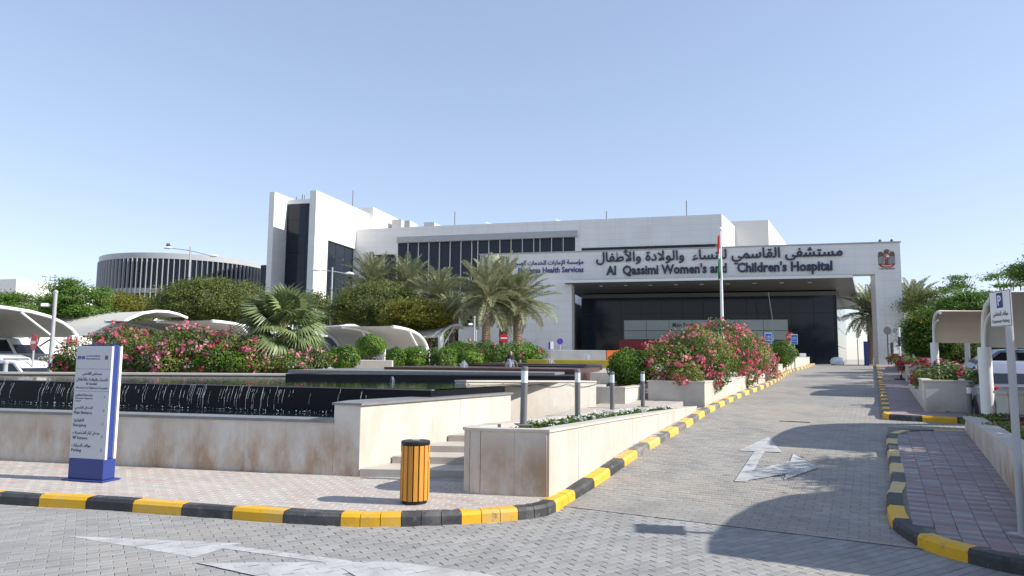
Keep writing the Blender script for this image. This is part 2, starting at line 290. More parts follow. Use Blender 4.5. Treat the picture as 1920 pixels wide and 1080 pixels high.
def text(name, body, mat_, parent, org, right, up, width=None, height=None, align='l', depth=.004, bold=0.0, res=2, split=None):
    c = bpy.data.curves.new('lettering', 'FONT'); c.body = body; c.size = 1; c.resolution_u = res; c.offset = bold; c.extrude = .5
    o = bpy.data.objects.new('lettering_tmp', c); col.objects.link(o); bpy.context.view_layer.update()
    me = bpy.data.meshes.new_from_object(o.evaluated_get(bpy.context.evaluated_depsgraph_get())); bpy.data.objects.remove(o); bpy.data.curves.remove(c)
    a = np.empty(len(me.vertices)*3); me.vertices.foreach_get('co', a); a = a.reshape(-1, 3)
    x0, x1, y0, y1 = a[:, 0].min(), a[:, 0].max(), a[:, 1].min(), a[:, 1].max(); sy = height/(y1-y0) if height else width/(x1-x0); sx = width/(x1-x0) if width else sy
    ax = {'l': x0, 'c': (x0+x1)/2, 'r': x1}[align]; R_, U_ = Vector(right).normalized(), Vector(up).normalized(); n = R_.cross(U_)
    w = np.array(org)[None] + ((a[:, :1]-ax)*sx)*np.array(R_) + ((a[:, 1:2]-y0)*sy)*np.array(U_) + (a[:, 2:]+.5)*depth*np.array(n)
    inv = np.array(chain(parent).inverted()); w = w @ inv[:3, :3].T + inv[:3, 3]
    if split:
        par = list(range(len(a)))
        def fd(i):
            while par[i] != i: par[i] = par[par[i]]; i = par[i]
            return i
        for e in me.edges:
            i, j = fd(e.vertices[0]), fd(e.vertices[1])
            if i != j: par[i] = j
        comp = {}
        for i in range(len(a)): comp.setdefault(fd(i), []).append(i)
        its = sorted(([a[ix, 0].min(), a[ix, 0].max(), ix] for ix in comp.values()), key=lambda q: q[0]); grp = []
        for x0_, x1_, ix in its:
            if grp and min(grp[-1][1], x1_)-x0_ > .45*min(x1_-x0_, grp[-1][1]-grp[-1][0]): grp[-1][1] = max(grp[-1][1], x1_); grp[-1][2] = grp[-1][2]+ix
            else: grp.append([x0_, x1_, ix])
        own = {}
        for k, g_ in enumerate(grp):
            for i in g_[2]: own[i] = k
        fl = [[] for _ in grp]
        for p_ in me.polygons: fl[own[p_.vertices[0]]].append(tuple(p_.vertices))
        for k, g_ in enumerate(grp):
            mp_ = {i: q for q, i in enumerate(g_[2])}; m2 = bpy.data.meshes.new(split); m2.from_pydata(w[g_[2]].tolist(), [], [tuple(mp_[i] for i in f) for f in fl[k]]); m2.materials.append(mat_); q = obj(split, m2, parent); KIDS.setdefault(parent.name, []).append(q)
        bpy.data.meshes.remove(me); return
    me.vertices.foreach_set('co', w.ravel()); me.materials.clear(); me.materials.append(mat_); me.name = name; me.update()
    q = obj(name, me, parent); KIDS.setdefault(parent.name, []).append(q); return q
# ================================================================== THE SETTING
def inpoly(x, y, poly):
    c = False; n = len(poly); j = n-1
    for i in range(n):
        xi, yi = poly[i][0], poly[i][1]; xj, yj = poly[j][0], poly[j][1]
        if (yi > y) != (yj > y) and x < (xj-xi)*(y-yi)/(yj-yi)+xi: c = not c
        j = i
    return c
def spline(pts, step=.08):
    pts = [Vector(p[:2]) for p in pts]; out = []
    P_ = [pts[0]*2-pts[1]] + pts + [pts[-1]*2-pts[-2]]
    for i in range(1, len(P_)-2):
        a, b, c, d = P_[i-1], P_[i], P_[i+1], P_[i+2]; n = max(2, int((c-b).length/step))
        for k in range(n):
            t = k/n; out.append(.5*((2*b) + (c-a)*t + (2*a-5*b+4*c-d)*t*t + (3*b-a-3*c+d)*t**3))
    out.append(pts[-1]); return out
# ground sheet
g = MB(); g.quad((-2500, -400, -.12), (2500, -400, -.12), (2500, 4000, -.12), (-2500, 4000, -.12)); tag(g.build('ground', M['sand']), kind='structure')
road = MB().quad((-60, -12, -.005), (60, -12, -.005), (60, 11, -.005), (-60, 11, -.005)).build('road', M['joint']); tag(road, kind='structure')
ramp = MB()
for i in range(60):
    s0, s1 = 8.0+i*.9, 8.9+i*.9
    ramp.quad(PS(s0, -3.7, rz_s(s0)+.006), PS(s0, .4, rz_s(s0)+.006), PS(s1, .4, rz_s(s1)+.006), PS(s1, -3.7, rz_s(s1)+.006))
ramp.quad(PS(62, -16, 1.422), PS(62, 30, 1.422), PS(51, 30, 1.422), PS(51, -16, 1.422))
def ramp_far_mat(nm='ramp_far', c=(.30, .285, .26), c1=(1, 1, 1, 1), c2=(.86, .86, .86, 1), st=[((.42, .36, .29), .45, .46, .70, (1, 1, 1), .7), ((.19, .185, .175), .7, .54, .74, (1.6, .7, 1), .6)]):
    m = mat(nm, c, .85, .12, 1.5, .2, 60, stain=st)
    t = m.node_tree; b = t.nodes['Principled BSDF']; g_ = t.nodes.new('ShaderNodeNewGeometry'); mp = t.nodes.new('ShaderNodeMapping'); mp.inputs['Rotation'].default_value = (0, 0, math.atan2(.466, .885)); t.links.new(g_.outputs['Position'], mp.inputs[0])
    br = t.nodes.new('ShaderNodeTexBrick'); br.inputs['Scale'].default_value = 1; br.inputs['Brick Width'].default_value = .2; br.inputs['Row Height'].default_value = .1; br.inputs['Mortar Size'].default_value = .006
    br.inputs['Color1'].default_value = c1; br.inputs['Color2'].default_value = c2; br.inputs['Mortar'].default_value = (.62, .62, .62, 1); t.links.new(mp.outputs[0], br.inputs[0])
    src = b.inputs['Base Color'].links[0].from_socket; mx = t.nodes.new('ShaderNodeMix'); mx.data_type = 'RGBA'; mx.blend_type = 'MULTIPLY'; mx.inputs[0].default_value = 1; t.links.new(src, mx.inputs[6]); t.links.new(br.outputs[0], mx.inputs[7]); t.links.new(mx.outputs[2], b.inputs['Base Color']); return m
M['brickfar'] = ramp_far_mat('brick_far', (.30, .25, .245), (1.08, .92, .90, 1), (.98, 1.0, 1.02, 1), []); ramp = ramp.build('ramp_road', ramp_far_mat()); tag(ramp, kind='structure')
# --- left kerb line (foot of the kerb on the road side) and the pavement it borders
KL = [(-14, 10.3), (-9.5, 9.3), G(0, 945), G(200, 957), G(380, 970), G(600, 985), G(760, 987), G(940, 978), G(1022, 968), G(1066, 946), PS(9.4, -3.44), PS(11, -3.45), PS(14, -3.42), PS(18, -3.5), PS(22, -3.5), PS(26, -3.4), PS(32, -3.5), PS(38, -3.75), PS(44, -3.45), PS(51, -3.45)]
KLs = spline(KL)
KR = [PS(15.1, 2.6), PS(15.0, 1.2), PS(14.85, .6), PS(14.4, .25), PS(13.6, .15), PS(10.5, .15), G(1663, 960), G(1668, 990), G(1690, 1010), G(1740, 1034), G(1830, 1060), G(1935, 1082), (5.6, 5.35), (8, 4.6), (14, 3.6)]
KRs = spline(KR)
KR2s = spline([PS(16.95, 3.4), PS(16.95, 1.2), PS(17.0, .42), PS(17.35, .15), PS(20, .15), PS(30.6, .15)])
KR3s = spline([PS(31.3, 2.6), PS(31.3, 1.2), PS(31.35, .4), PS(31.8, .15), PS(36, .15), PS(51, .15)])
def kerb(name, line, side, zf, cols, L=.62, start=0, w=.17):
    """kerb stones, each its own mesh, along a polyline; side=+1: kerb lies left of the walking direction"""
    root = thing(name[0], name[1], 'kerb', Vector((line[0].x, line[0].y, zf(line[0].x, line[0].y))))
    d = [0]
    for a, b in zip(line, line[1:]): d.append(d[-1]+(b-a).length)
    def at(t):
        t = min(max(t, 0), d[-1]-1e-4); i = int(np.searchsorted(d, t, 'right'))-1; f = (t-d[i])/(d[i+1]-d[i]); p = line[i].lerp(line[i+1], f)
        q = at2(min(t+.05, d[-1]-1e-4)) - at2(max(t-.05, 0)); return p, q.normalized()
    def at2(t):
        i = min(int(np.searchsorted(d, t, 'right'))-1, len(line)-2); return line[i].lerp(line[i+1], (t-d[i])/(d[i+1]-d[i]))
    t = start; k = 0; cnt = 0
    while t < d[-1]-.1:
        sub_ = 3 if -2.2 < at2(t).x < .75 and at2(t).y < 9 else 1; t1 = min(t+L/sub_*(.96+.08*random.random()), d[-1]); n = 4; m = MB(); vs = []; h = .13+random.uniform(-.004, .004)
        for i in range(n+1):
            p, q = at(t+.004+(t1-t-.008)*i/n); nn = Vector((-q.y, q.x))*side; z = zf(p.x, p.y)
            for a, b in ((0, -.03), (.004, h-.035), (.03, h), (w, h), (w, -.03)): vs.append((p.x+nn.x*a, p.y+nn.y*a, z+b))
        fs = [(i*5+j, i*5+j+1, (i+1)*5+j+1, (i+1)*5+j) for i in range(n) for j in range(4)] + [(4, 3, 2, 1, 0), tuple(n*5+j for j in range(5))]
        if side < 0: fs = [f[::-1] for f in fs]
        m.add(vs, [f[::-1] for f in fs]); cn = cols[k % len(cols)]; pm = line[min(len(line)-1, int(np.searchsorted(d, t)))]; cn = {'kblk': 'kgry', 'kyel': 'kyd'}.get(cn, cn) if H2.dot(pm) > 10.5 and side > 0 and N2.dot(pm) < -2 else cn; m.build('kerb_stone', M[cn], root); t = t1; cnt += 1
        if cnt >= sub_: k += 1; cnt = 0
    return root
kerb(('kerb', 'yellow and black painted kerb curving round the left pavement and up the ramp'), KLs, 1, rz, ['kblk', 'kyel'], .66)
kerb(('kerb', 'yellow and black kerb round the right pavement beside the parking sign post'), KRs, 1, rz, ['kyelp', 'kblk', 'kyelp', 'kblk', 'kyelp', 'kblk', 'kyelp', 'kblk', 'kyelp', 'kblk', 'kyelp', 'kblk', 'kyelp', 'kblk', 'kyel', 'kblk', 'kyel', 'kblk', 'kyel', 'kblk', 'kyel'], .56)
kerb(('kerb', 'yellow and black kerb in front of the right planter with two bollards'), KR2s, -1, rz, ['kblk', 'kyel'], .62)
kerb(('kerb', 'far kerb beyond the black and white post on the right'), KR3s, -1, rz, ['kblk', 'kyelp'], .62)
# --- pavements (bed sheets, the pavers lie on them)
Wc = Vector((-2.16, 9.94)); Wd = Vector((.553, .833)); Wn = Vector((.833, -.553))     # pool side wall: corner, direction, right normal
WL = Vector((-14, 12.31))                                                             # far left end of the pool front wall
SWpoly = []
for i_ in range(1, len(KLs)-1):
    p_ = KLs[i_]; q_ = (KLs[i_+1]-KLs[i_-1]).normalized()
    if H2.dot(p_) < 17: SWpoly.append((p_.x-q_.y*.15, p_.y+q_.x*.15))
SWpoly = SWpoly + [(4.3, 16.6), (-.2, 12.0), tuple(Wc), tuple(WL)]
def slopez(dz): return lambda p: rz(p[0], p[1])+dz
sw = MB(); sw.prism(SWpoly, -.05, slopez(.122)); side_l = sw.build('pavement_left', M['joint']); tag(side_l, kind='structure')
ISL1 = [(p.x, p.y) for p in KRs] + [(14, 8), (PS(15.1, 2.6).x, PS(15.1, 2.6).y)]
sr = MB()
def strip(mb, s0, s1, o0, o1, dz, n=12):
    for i in range(n):
        a, b = s0+(s1-s0)*i/n, s0+(s1-s0)*(i+1)/n
        mb.quad(PS(a, o0, rz_s(a)+dz), PS(a, o1, rz_s(a)+dz), PS(b, o1, rz_s(b)+dz), PS(b, o0, rz_s(b)+dz))
strip(sr, 8.6, 15.0, .2, 2.0, .122); n = len(KRs)
_in = [(KRs[i_].x-(KRs[i_+1]-KRs[i_-1]).normalized().y*.10, KRs[i_].y+(KRs[i_+1]-KRs[i_-1]).normalized().x*.10) for i_ in range(1, len(KRs)-1)]
_in = [p for p in _in if H2.x*p[0]+H2.y*p[1] < 8.75 and p[1] < 9] + [(14, 6), tuple(PS(8.7, 2.0).to_2d()), tuple(PS(8.7, .25).to_2d())]
sr.add([(p[0], p[1], .1195) for p in _in], [tuple(range(len(_in)))])
isl1 = sr.build('pavement_right', M['jointd']); tag(isl1, kind='structure')
sr = MB(); strip(sr, 17.05, 30.7, .25, 3.2, .11); strip(sr, 31.4, 51, .25, 3.0, .11, 20); isl2 = sr.build('pavement_upper', M['brickfar']); tag(isl2, kind='structure')
pk = MB(); strip(pk, -4, 62, 1.6, 60, -.02, 40); tag(pk.build('parking_lot', M['asphalt']), kind='structure')
# --- pavers
painted = []   # convex polygons in plan that carry road paint
def tri_fan(poly): return [(poly[0], poly[i], poly[i+1]) for i in range(1, len(poly)-1)]
A1 = [[(126, 1005), (452, 1019), (364, 1045)], [(395, 1026), (432, 1023), (660, 1052), (655, 1061)], [(366, 1056), (657, 1060), (735, 1054), (640, 1078), (490, 1082)], [(640, 1066), (735, 1054), (890, 1073), (1010, 1100), (700, 1100)], [(366, 1056), (490, 1082), (640, 1078), (700, 1100), (560, 1100)]]
for q in A1: painted += tri_fan([G(*p) for p in q])
def rp(x, y): return GR(1200+x/2.7, 560+y/2.7)
for q in ([(650, 705), (720, 785), (500, 775)], [(583, 777), (632, 780), (545, 935), (478, 932)], [(560, 878), (770, 828), (758, 893), (520, 932)], [(775, 792), (900, 865), (730, 925)]): painted += tri_fan([rp(*p) for p in q])
def clip(sub, tri):
    ar_ = (tri[1][0]-tri[0][0])*(tri[2][1]-tri[0][1]) - (tri[2][0]-tri[0][0])*(tri[1][1]-tri[0][1])
    if ar_ < 0: tri = tri[::-1]
    for i in range(3):
        a, b = tri[i], tri[(i+1) % 3]; out = []
        sd_ = lambda p: (b[0]-a[0])*(p[1]-a[1]) - (b[1]-a[1])*(p[0]-a[0])
        for j in range(len(sub)):
            p, q = sub[j], sub[(j+1) % len(sub)]; sp, sq = sd_(p), sd_(q)
            if sp >= 0: out.append(p)
            if sp*sq < 0: f = sp/(sp-sq); out.append((p[0]+(q[0]-p[0])*f, p[1]+(q[1]-p[1])*f))
        sub = out
        if len(sub) < 3: return []
    return sub
def pave(root, ok, ang, bounds, zf, mats, L=.2, W=.1, th=.05, gap=.006, pick=None, dz=0, paint=None, near=300, bond=.5, ref=(0, 0)):
    ca, sa = math.cos(ang), math.sin(ang); cells = []
    (u0, u1), (v0, v1) = bounds
    for j in range(int((v1-v0)/W)):
        for i in range(int((u1-u0)/L)+1):
            u = u0+(i+(bond if j % 2 else 0))*L; v = v0+j*W; x = ref[0]+u*ca-v*sa; y = ref[1]+u*sa+v*ca
            if ok(x, y): cells.append((x, y, (pick(i, j) if pick else random.randrange(len(mats)))))
    cells.sort(key=lambda c: c[0]**2+c[1]**2)
    hx, hy, b = L/2-gap/2, W/2-gap/2, .004
    base = [(-hx, -hy, -th), (hx, -hy, -th), (hx, hy, -th), (-hx, hy, -th), (-hx, -hy, -b), (hx, -hy, -b), (hx, hy, -b), (-hx, hy, -b), (-hx+b, -hy+b, 0), (hx-b, -hy+b, 0), (hx-b, hy-b, 0), (-hx+b, hy-b, 0)]
    fs = [(8, 9, 10, 11)] + [(r*4+k, r*4+(k+1) % 4, r*4+4+(k+1) % 4, r*4+4+k) for r in range(2) for k in range(4)]
    protos = []
    for m_ in mats:
        me = bpy.data.meshes.new('paver'); me.from_pydata(base, [], fs); me.materials.append(M[m_]); protos.append(me)
    stuff = [([], [], []) for _ in mats]; rp_ = MB(); B0 = chain(root).inverted()
    for idx, (x, y, k) in enumerate(cells):
        e = .05; z = zf(x, y)+dz+random.uniform(-.0015, .0015); gx, gy = (zf(x+e, y)-zf(x-e, y))/(2*e), (zf(x, y+e)-zf(x, y-e))/(2*e)
        a2 = ang+random.uniform(-.008, .008); R_ = Vector((-gx, -gy, 1)).normalized()
        xa = Vector((math.cos(a2), math.sin(a2), 0)); xa = (xa - R_*xa.dot(R_)).normalized(); ya = R_.cross(xa)
        mm = Matrix(((xa.x, ya.x, R_.x, x), (xa.y, ya.y, R_.y, y), (xa.z, ya.z, R_.z, z), (0, 0, 0, 1)))
        if idx < near:
            o = bpy.data.objects.new('paver', protos[k]); col.objects.link(o); o.parent = root; o.matrix_basis = B0 @ mm
        else:
            v, f, r = stuff[k]; n0 = len(v); v += [mm @ Vector(q) for q in base]; f += [tuple(w+n0 for w in q) for q in fs]; r += [random.random()]*len(fs)
        if paint:
            top = [mm @ Vector((sx*(L/2-.0006), sy*(W/2-.0006), 0)) for sx, sy in ((-1, -1), (1, -1), (1, 1), (-1, 1))]; sub = [(p.x, p.y) for p in top]
            for ti, t3 in enumerate(paint):
                if abs(t3[0][0]-x)+abs(t3[0][1]-y) > 8: continue
                c3 = clip(sub, [(p[0], p[1]) for p in t3])
                if len(c3) >= 3:
                    inv = mm.inverted()
                    P3 = []
                    for p in c3: zz = z - (R_.x*(p[0]-x)+R_.y*(p[1]-y))/R_.z; P3.append((p[0], p[1], zz+.0016+.0007*ti))
                    rp_.add(P3, [tuple(range(len(P3)))])
    for k, (v, f, r) in enumerate(stuff):
        if not v: continue
        me = bpy.data.meshes.new('pavers'); me.from_pydata([tuple(B0 @ q) for q in v], [], f); me.materials.append(M[mats[k]]); a = me.attributes.new('rv', 'FLOAT', 'FACE'); a.data.foreach_set('value', r)
        o = obj('pavers', me, root); o['kind'] = 'stuff'
    if rp_.v: return rp_
KLp = [(p.x, p.y) for p in KLs]
lower = [(-14, 3.2)] + [p for p in KLp if p[1] < 12 and H2.x*p[0]+H2.y*p[1] < 8.9 or p[0] < -1] + [tuple(PS(8.75, -3.3)[:2]), tuple(PS(8.75, .35)[:2])] + [tuple(G(1663, 965)[:2]), tuple(G(1690, 1008)[:2]), tuple(G(1740, 1030)[:2]), tuple(G(1935, 1078)[:2]), (5.8, 5.4), (8, 4.5), (8, 3.2)]
low_ok = lambda x, y: 4.4 < y and -8.5 < x < 7.5 and inpoly(x, y, lower) and H2.x*x+H2.y*y < 8.72
a1 = pave(road, low_ok, math.radians(31.7), ((-14, 14), (-6, 16)), lambda x, y: 0, ['paver'], paint=painted)
def ramp_ok(x, y):
    s, o = H2.x*x+H2.y*y, N2.x*x+N2.y*y
    return 8.74 <= s < 21 and -3.75 < o < .3 or (14.7 < s < 17.1 and .3 <= o < 4)
a2 = pave(ramp, ramp_ok, math.atan2(N2.y, N2.x), ((-5, 5), (8.74, 21)), lambda x, y: rz(x, y)+.012, ['ramp'], paint=painted)
for mb_, nm, lb in ((a1, 'road_arrow', 'white painted two-headed arrow on the near grey paving'), (a2, 'road_arrow', 'white painted forked arrow on the ramp')):
    o = mb_.build(nm, M['paint']); tag(o, lb, 'road marking', 'white arrows painted on the road')
sw_ok = lambda x, y: x > -9 and y < 13 and inpoly(x, y, SWpoly)
def sw_z(x, y): return rz(x, y)+.128
pave(side_l, sw_ok, RB, ((-14, 8), (5, 16)), sw_z, ['pinkp', 'greyp', 'greyp'])
ISLi = [(KRs[i_].x-(KRs[i_+1]-KRs[i_-1]).normalized().y*.22, KRs[i_].y+(KRs[i_+1]-KRs[i_-1]).normalized().x*.22) for i_ in range(1, len(KRs)-1)] + [(14, 8)]
ok1 = lambda x, y: (inpoly(x, y, ISLi) and N2.x*x+N2.y*y < 1.5 and x < 9.6)
pave(isl1, ok1, math.atan2(N2.y, N2.x), ((-2, 4), (3, 15.2)), sw_z, ['redp', 'bluep'], L=.2, W=.1, pick=lambda i, j: (j+(i//2)) % 2 if random.random() > .08 else random.randrange(2), bond=0)
# manhole-like crack line where the ramp starts
tag(MB().box((GR(1490, 792).x, GR(1490, 792).y, GR(1490, 792).z+.016), (.6, .09, .012), math.atan2(N2.y, N2.x)).build('drain_grate', M['grate']), 'thin dark drain grate across the ramp', 'grate')
MB_ = MB
# ================================================================== POOL, WALLS, PLANTERS
def panel_wall(root, a, b, zf0, zf1, mat_, w=.75, th=.03, gap=.0025, name='stone_panel', wl=None):
    """cladding panels, one object each, between plan points a and b; outward normal is to the right of a->b"""
    a, b = Vector(a[:2]), Vector(b[:2]); L = (b-a).length; d = (b-a)/L; nn = Vector((d.y, -d.x)); n = max(1, round(L/w)); x = 0
    for i in range(n):
        x1 = L*(i+1)/n if i == n-1 else L*(i+1)/n + random.uniform(-.08, .08)*w
        p, q = a+d*(x+gap/2), a+d*(x1-gap/2); m = MB(); o = nn*(th+random.uniform(-.002, .002))
        z00, z01, z10, z11 = zf0(p), zf0(q), zf1(p), zf1(q)
        vs = [(p.x, p.y, z00), (q.x, q.y, z01), (q.x, q.y, z11), (p.x, p.y, z10)]; vs += [(v[0]+o.x, v[1]+o.y, v[2]) for v in vs]
        m.add(vs, [(4, 5, 6, 7), (0, 1, 5, 4), (1, 2, 6, 5), (2, 3, 7, 6), (3, 0, 4, 7), (3, 2, 1, 0)]); m.build(name, mat_, root); x = x1
cst = lambda z: (lambda p: z)
# pool front wall: plinth with slate ledge, raised block at its right end
d_f = (WL-Wc).normalized(); n_f = Vector((d_f.y, -d_f.x)); n_f = n_f if n_f.y < 0 else -n_f
ZL, ZC, ZP = .91, 1.16, 1.28
pool = thing('fountain_pool', 'raised black-tiled pool with a waterfall edge behind a stained limestone wall', 'fountain', (-5, 11.5, .1))
xb = BPT = None
def on_front(px):            # point of the front wall line under a pixel column
    d = ray(px, 800); k = d.x/d.y; # X = k*Y ; point = Wc + d_f*t
    t = (k*Wc.y - Wc.x)/(d_f.x - k*d_f.y); return Wc + d_f*t
Pb = on_front(626)
inn = -n_f
def off(p, v, t): return Vector((p.x+v.x*t, p.y+v.y*t))
core = MB(); core.prism([tuple(off(WL, inn, .03)), tuple(off(Pb, inn, .03)), tuple(off(Pb, inn, .34)), tuple(off(WL, inn, .34))], .05, ZL-.05)
core.prism([tuple(off(Pb, inn, .03)), tuple(off(Wc, inn, .03)+Wd*.0-Wn*.03), tuple(Wc+Wd*3.9-Wn*.03), tuple(Wc+Wd*3.9-Wn*.33), tuple(off(Wc, inn, .5)-Wn*.38), tuple(off(Pb, inn, .5))], .05, ZC-.04)
core.build('wall_core', M['stained'], pool)
panel_wall(pool, off(WL, inn, .03), off(Pb, inn, .03), cst(.1), cst(ZL-.045), M['stained'], .72)
panel_wall(pool, off(Pb, inn, .03), off(Wc, inn, .03)-Wn*.0, cst(.1), cst(ZC-.035), M['stained'], 1)
panel_wall(pool, Wc-Wn*.03, Wc+Wd*3.9-Wn*.03, cst(.1), cst(ZC-.035), M['stone'], .8)
cp = MB(); cp.prism([tuple(off(WL, n_f, .03)), tuple(off(Pb, n_f, .03)), tuple(off(Pb, inn, .36)), tuple(off(WL, inn, .36))], ZL-.042, ZL); cp.build('ledge', M['coping'], pool)
cp = MB(); cp.prism([tuple(off(Pb-d_f*-.03, n_f, .025)), tuple(off(Wc, n_f, .025)+Wn*.03), tuple(Wc+Wd*3.95+Wn*.03), tuple(Wc+Wd*3.95-Wn*.36), tuple(off(Wc, inn, .52)-Wn*.40), tuple(off(Pb-d_f*-.03, inn, .52))], ZC-.033, ZC); cp.build('coping', M['coping'], pool)
# black waterfall wall, pool water
La, Lb = G(-420, 700, ZP), G(808, 731, ZP); La = Vector((La.x, La.y)); Lb = Vector((Lb.x, Lb.y)); La = G(0, 712, ZP).to_2d() + (G(0, 712, ZP).to_2d()-Lb)*.45
ld = (Lb-La).normalized(); ln = Vector((ld.y, -ld.x))
tb = [ld*0+La, Lb, Lb+Wd*3.4, Lb+Wd*3.4-ld*14+Vector((0, 1.5)), La-ln*4.5]
m = MB(); m.prism([tuple(La), tuple(Lb), tuple(Lb-ln*.12), tuple(La-ln*.12)], .3, ZP-.012); m.prism([tuple(Lb-ln*.12), tuple(Lb), tuple(Lb+Wd*2.2), tuple(Lb+Wd*2.2-ld*.12)], .3, ZP-.012); m.build('waterfall_wall', M['black'], pool)
m = MB(); m.prism([tuple(La+ln*.02), tuple(Lb+ln*.02+ld*.02), tuple(Lb-ln*.14+ld*.02), tuple(La-ln*.14)], ZP-.012, ZP+.004); m.build('overflow_edge', M['coping'], pool)
BL, BR = G(-500, 699, ZP), G(560, 709.5, ZP); 
pw = MB(); pw.add([(La.x, La.y, ZP+.006), (Lb.x, Lb.y, ZP+.006), (Lb.x+Wd.x*3.2, Lb.y+Wd.y*3.2, ZP+.006), (1.9, 16.6, ZP+.006), (-6, 17.6, ZP+.006), (-20, 20.2, ZP+.006), (-20, 16.6, ZP+.006)], [tuple(range(7))]); wt = pw.build('water', M['water']); tag(wt, kind='structure')
tr = MB(); tr.add([(WL.x, WL.y+.3, .84), (Wc.x-.4, Wc.y+.4, .84), (Lb.x-.04, Lb.y-.02, .84), (La.x, La.y, .84)], [(0, 1, 2, 3)]); tag(tr.build('water', M['water']), kind='structure')
# waterfall strands (uncountable falling water)
wf = MB(); rr = random.Random(3)
Ltot = (Lb-La).length
for i in range(150):
    t = rr.random(); 
    if rr.random() < .5: t = rr.choice([.52, .60, .66, .72, .75, .31, .42])+rr.gauss(0, .02)
    if t < .2 or t > .93: continue
    p = La + ld*(t*Ltot); q = p + ln*.02; pts = []; z = ZP+.005; x = 0; o = .0
    while z > .84:
        pts.append((q.x+ld.x*x+ln.x*o, q.y+ld.y*x+ln.y*o, z)); z -= .06; x += rr.gauss(0, .0035)-.0006; o = min(.02+o+.004, .09)
    n0 = rr.randrange(0, 3); n1 = len(pts)-rr.randrange(0, 4)
    if rr.random() < .25: n1 = max(n0+2, int(len(pts)*rr.uniform(.3, .8)))
    pts = pts[n0:n1]
    if len(pts) > 1: wf.tube(pts, [rr.choice((.0003, .0007, .0011, .0017)) for _ in pts], 4)
for i in range(260):
    t = rr.uniform(.2, .95); p = La+ld*(t*Ltot)+ln*rr.uniform(.03, .14); z = .85+abs(rr.gauss(0, .018)); r = rr.uniform(.003, .009); wf.lathe([(.001, -r), (r, 0), (.001, r)], (p.x, p.y, z), 5)
tag(wf.build('waterfall', M['foam']), 'thin white strands of water falling down the black pool wall', 'waterfall', kind='stuff')
# back edge of the pool and the tiers behind it
def wallseg(name, a, b, z0, z1, th, mat_, parent=None, cop=None, label=None, cat='wall'):
    a, b = Vector(a[:2]), Vector(b[:2]); d = (b-a).normalized(); nn = Vector((-d.y, d.x)); m = MB(); m.prism([tuple(a), tuple(b), tuple(b+nn*th), tuple(a+nn*th)], z0, z1)
    if parent is None:
        root = thing(name, label, cat, ((a.x+b.x)/2, (a.y+b.y)/2, z0)); m.build('wall_body', mat_, root)
        if cop: c = MB(); e = .03; c.prism([tuple(a-d*e-nn*e), tuple(b+d*e-nn*e), tuple(b+d*e+nn*(th+e)), tuple(a-d*e+nn*(th+e))], z1+.001, z1+.045); c.build('coping', cop, root)
        return root
    return m.build(name, mat_, parent)
b0 = G(-300, 702, ZP); b1 = G(545, 706.5, ZP)
wallseg('low_wall', b0, b1, 1.0, ZP+.03, .4, M['coping'], None, M['white_cop'], 'low pale stone edging at the back of the pool under the pink hedge')
t1a, t1b = G(535, 711, ZP), G(1110, 703, ZP)
tier = thing('cascade_basin', 'stepped black and brown cascade basins behind the pool with small jets', 'fountain', (0, 19, 1.2))
m = MB(); m.prism([tuple(t1a.to_2d()), tuple(Vector((1.5, 16.2))), tuple(Vector((1.9, 19.5))), tuple(t1a.to_2d()+Vector((.8, 4)))], 1.0, 1.40); m.build('black_basin', M['black'], tier)
def tierbox(pxa, pxb, ya, yb, Y0, Y1, z1, mat_, nm):
    a, b = V(pxa, ya, Y0), V(pxb, yb, Y1); m = MB(); m.prism([(a.x, a.y), (b.x, b.y), (b.x+1.0, b.y+3.5), (a.x+.8, a.y+3.5)], 1.2, z1); m.build(nm, mat_, tier)
tierbox(540, 1040, 694, 690, 17.5, 16.9, 1.455, M['coping'], 'rim'); tierbox(720, 1085, 690, 690, 19, 18.0, 1.525, M['brown'], 'brown_basin'); tierbox(880, 1095, 688, 688, 22.0, 20.6, 1.565, M['black'], 'black_basin'); tierbox(890, 1100, 686, 686, 24, 22.6, 1.60, M['brown'], 'brown_basin')
for (px, py, Y, h) in ((870, 692, 19.6, .27), (957, 691, 21.0, .33), (1032, 688, 25.5, .34), (1103, 674, 30, .26), (736, 712, 14.8, .07)):
    p = V(px, py, Y); m = MB(); r = random.Random(px)
    for k in range(9):
        a = r.gauss(0, .035)*h*3; lean = r.gauss(0, .05)*h*3; hk = h*r.uniform(.55, 1.0); w_ = h*.045*r.uniform(.6, 1.3)
        m.tube([(p.x+a*.3, p.y+r.gauss(0, .02), p.z-.12), (p.x+a*.6+lean*.3, p.y, p.z+hk*.5), (p.x+a+lean*.7, p.y, p.z+hk*.92), (p.x+a*1.2+lean, p.y, p.z+hk)], [w_, w_*.9, w_*.6, w_*.2], 6)
        m.tube([(p.x+a*1.2+lean, p.y, p.z+hk), (p.x+a*2.2+lean*1.4, p.y, p.z+hk*.75), (p.x+a*3+lean*1.6, p.y, p.z-.05)], [w_*.2, w_*.35, w_*.3], 5)
    for k in range(14): rr0 = h*.02*r.uniform(.5, 1.4); m.lathe([(.001, -rr0), (rr0, 0), (.001, rr0)], (p.x+r.gauss(0, .09)*h*3, p.y+r.gauss(0, .03), p.z+h*r.uniform(0, 1.05)), 5)
    tag(m.build('water_jet', M['foam'], None, True), {870: 'white fountain jet at the left end of the brown basin', 957: 'white fountain jet in front of the woman in black', 1032: 'white fountain jet before the olive yellow wall', 1103: 'small white jet before the grey concrete wall', 736: 'tiny white bubble of water on the big pool'}[px], 'water jet', 'fountain jets')
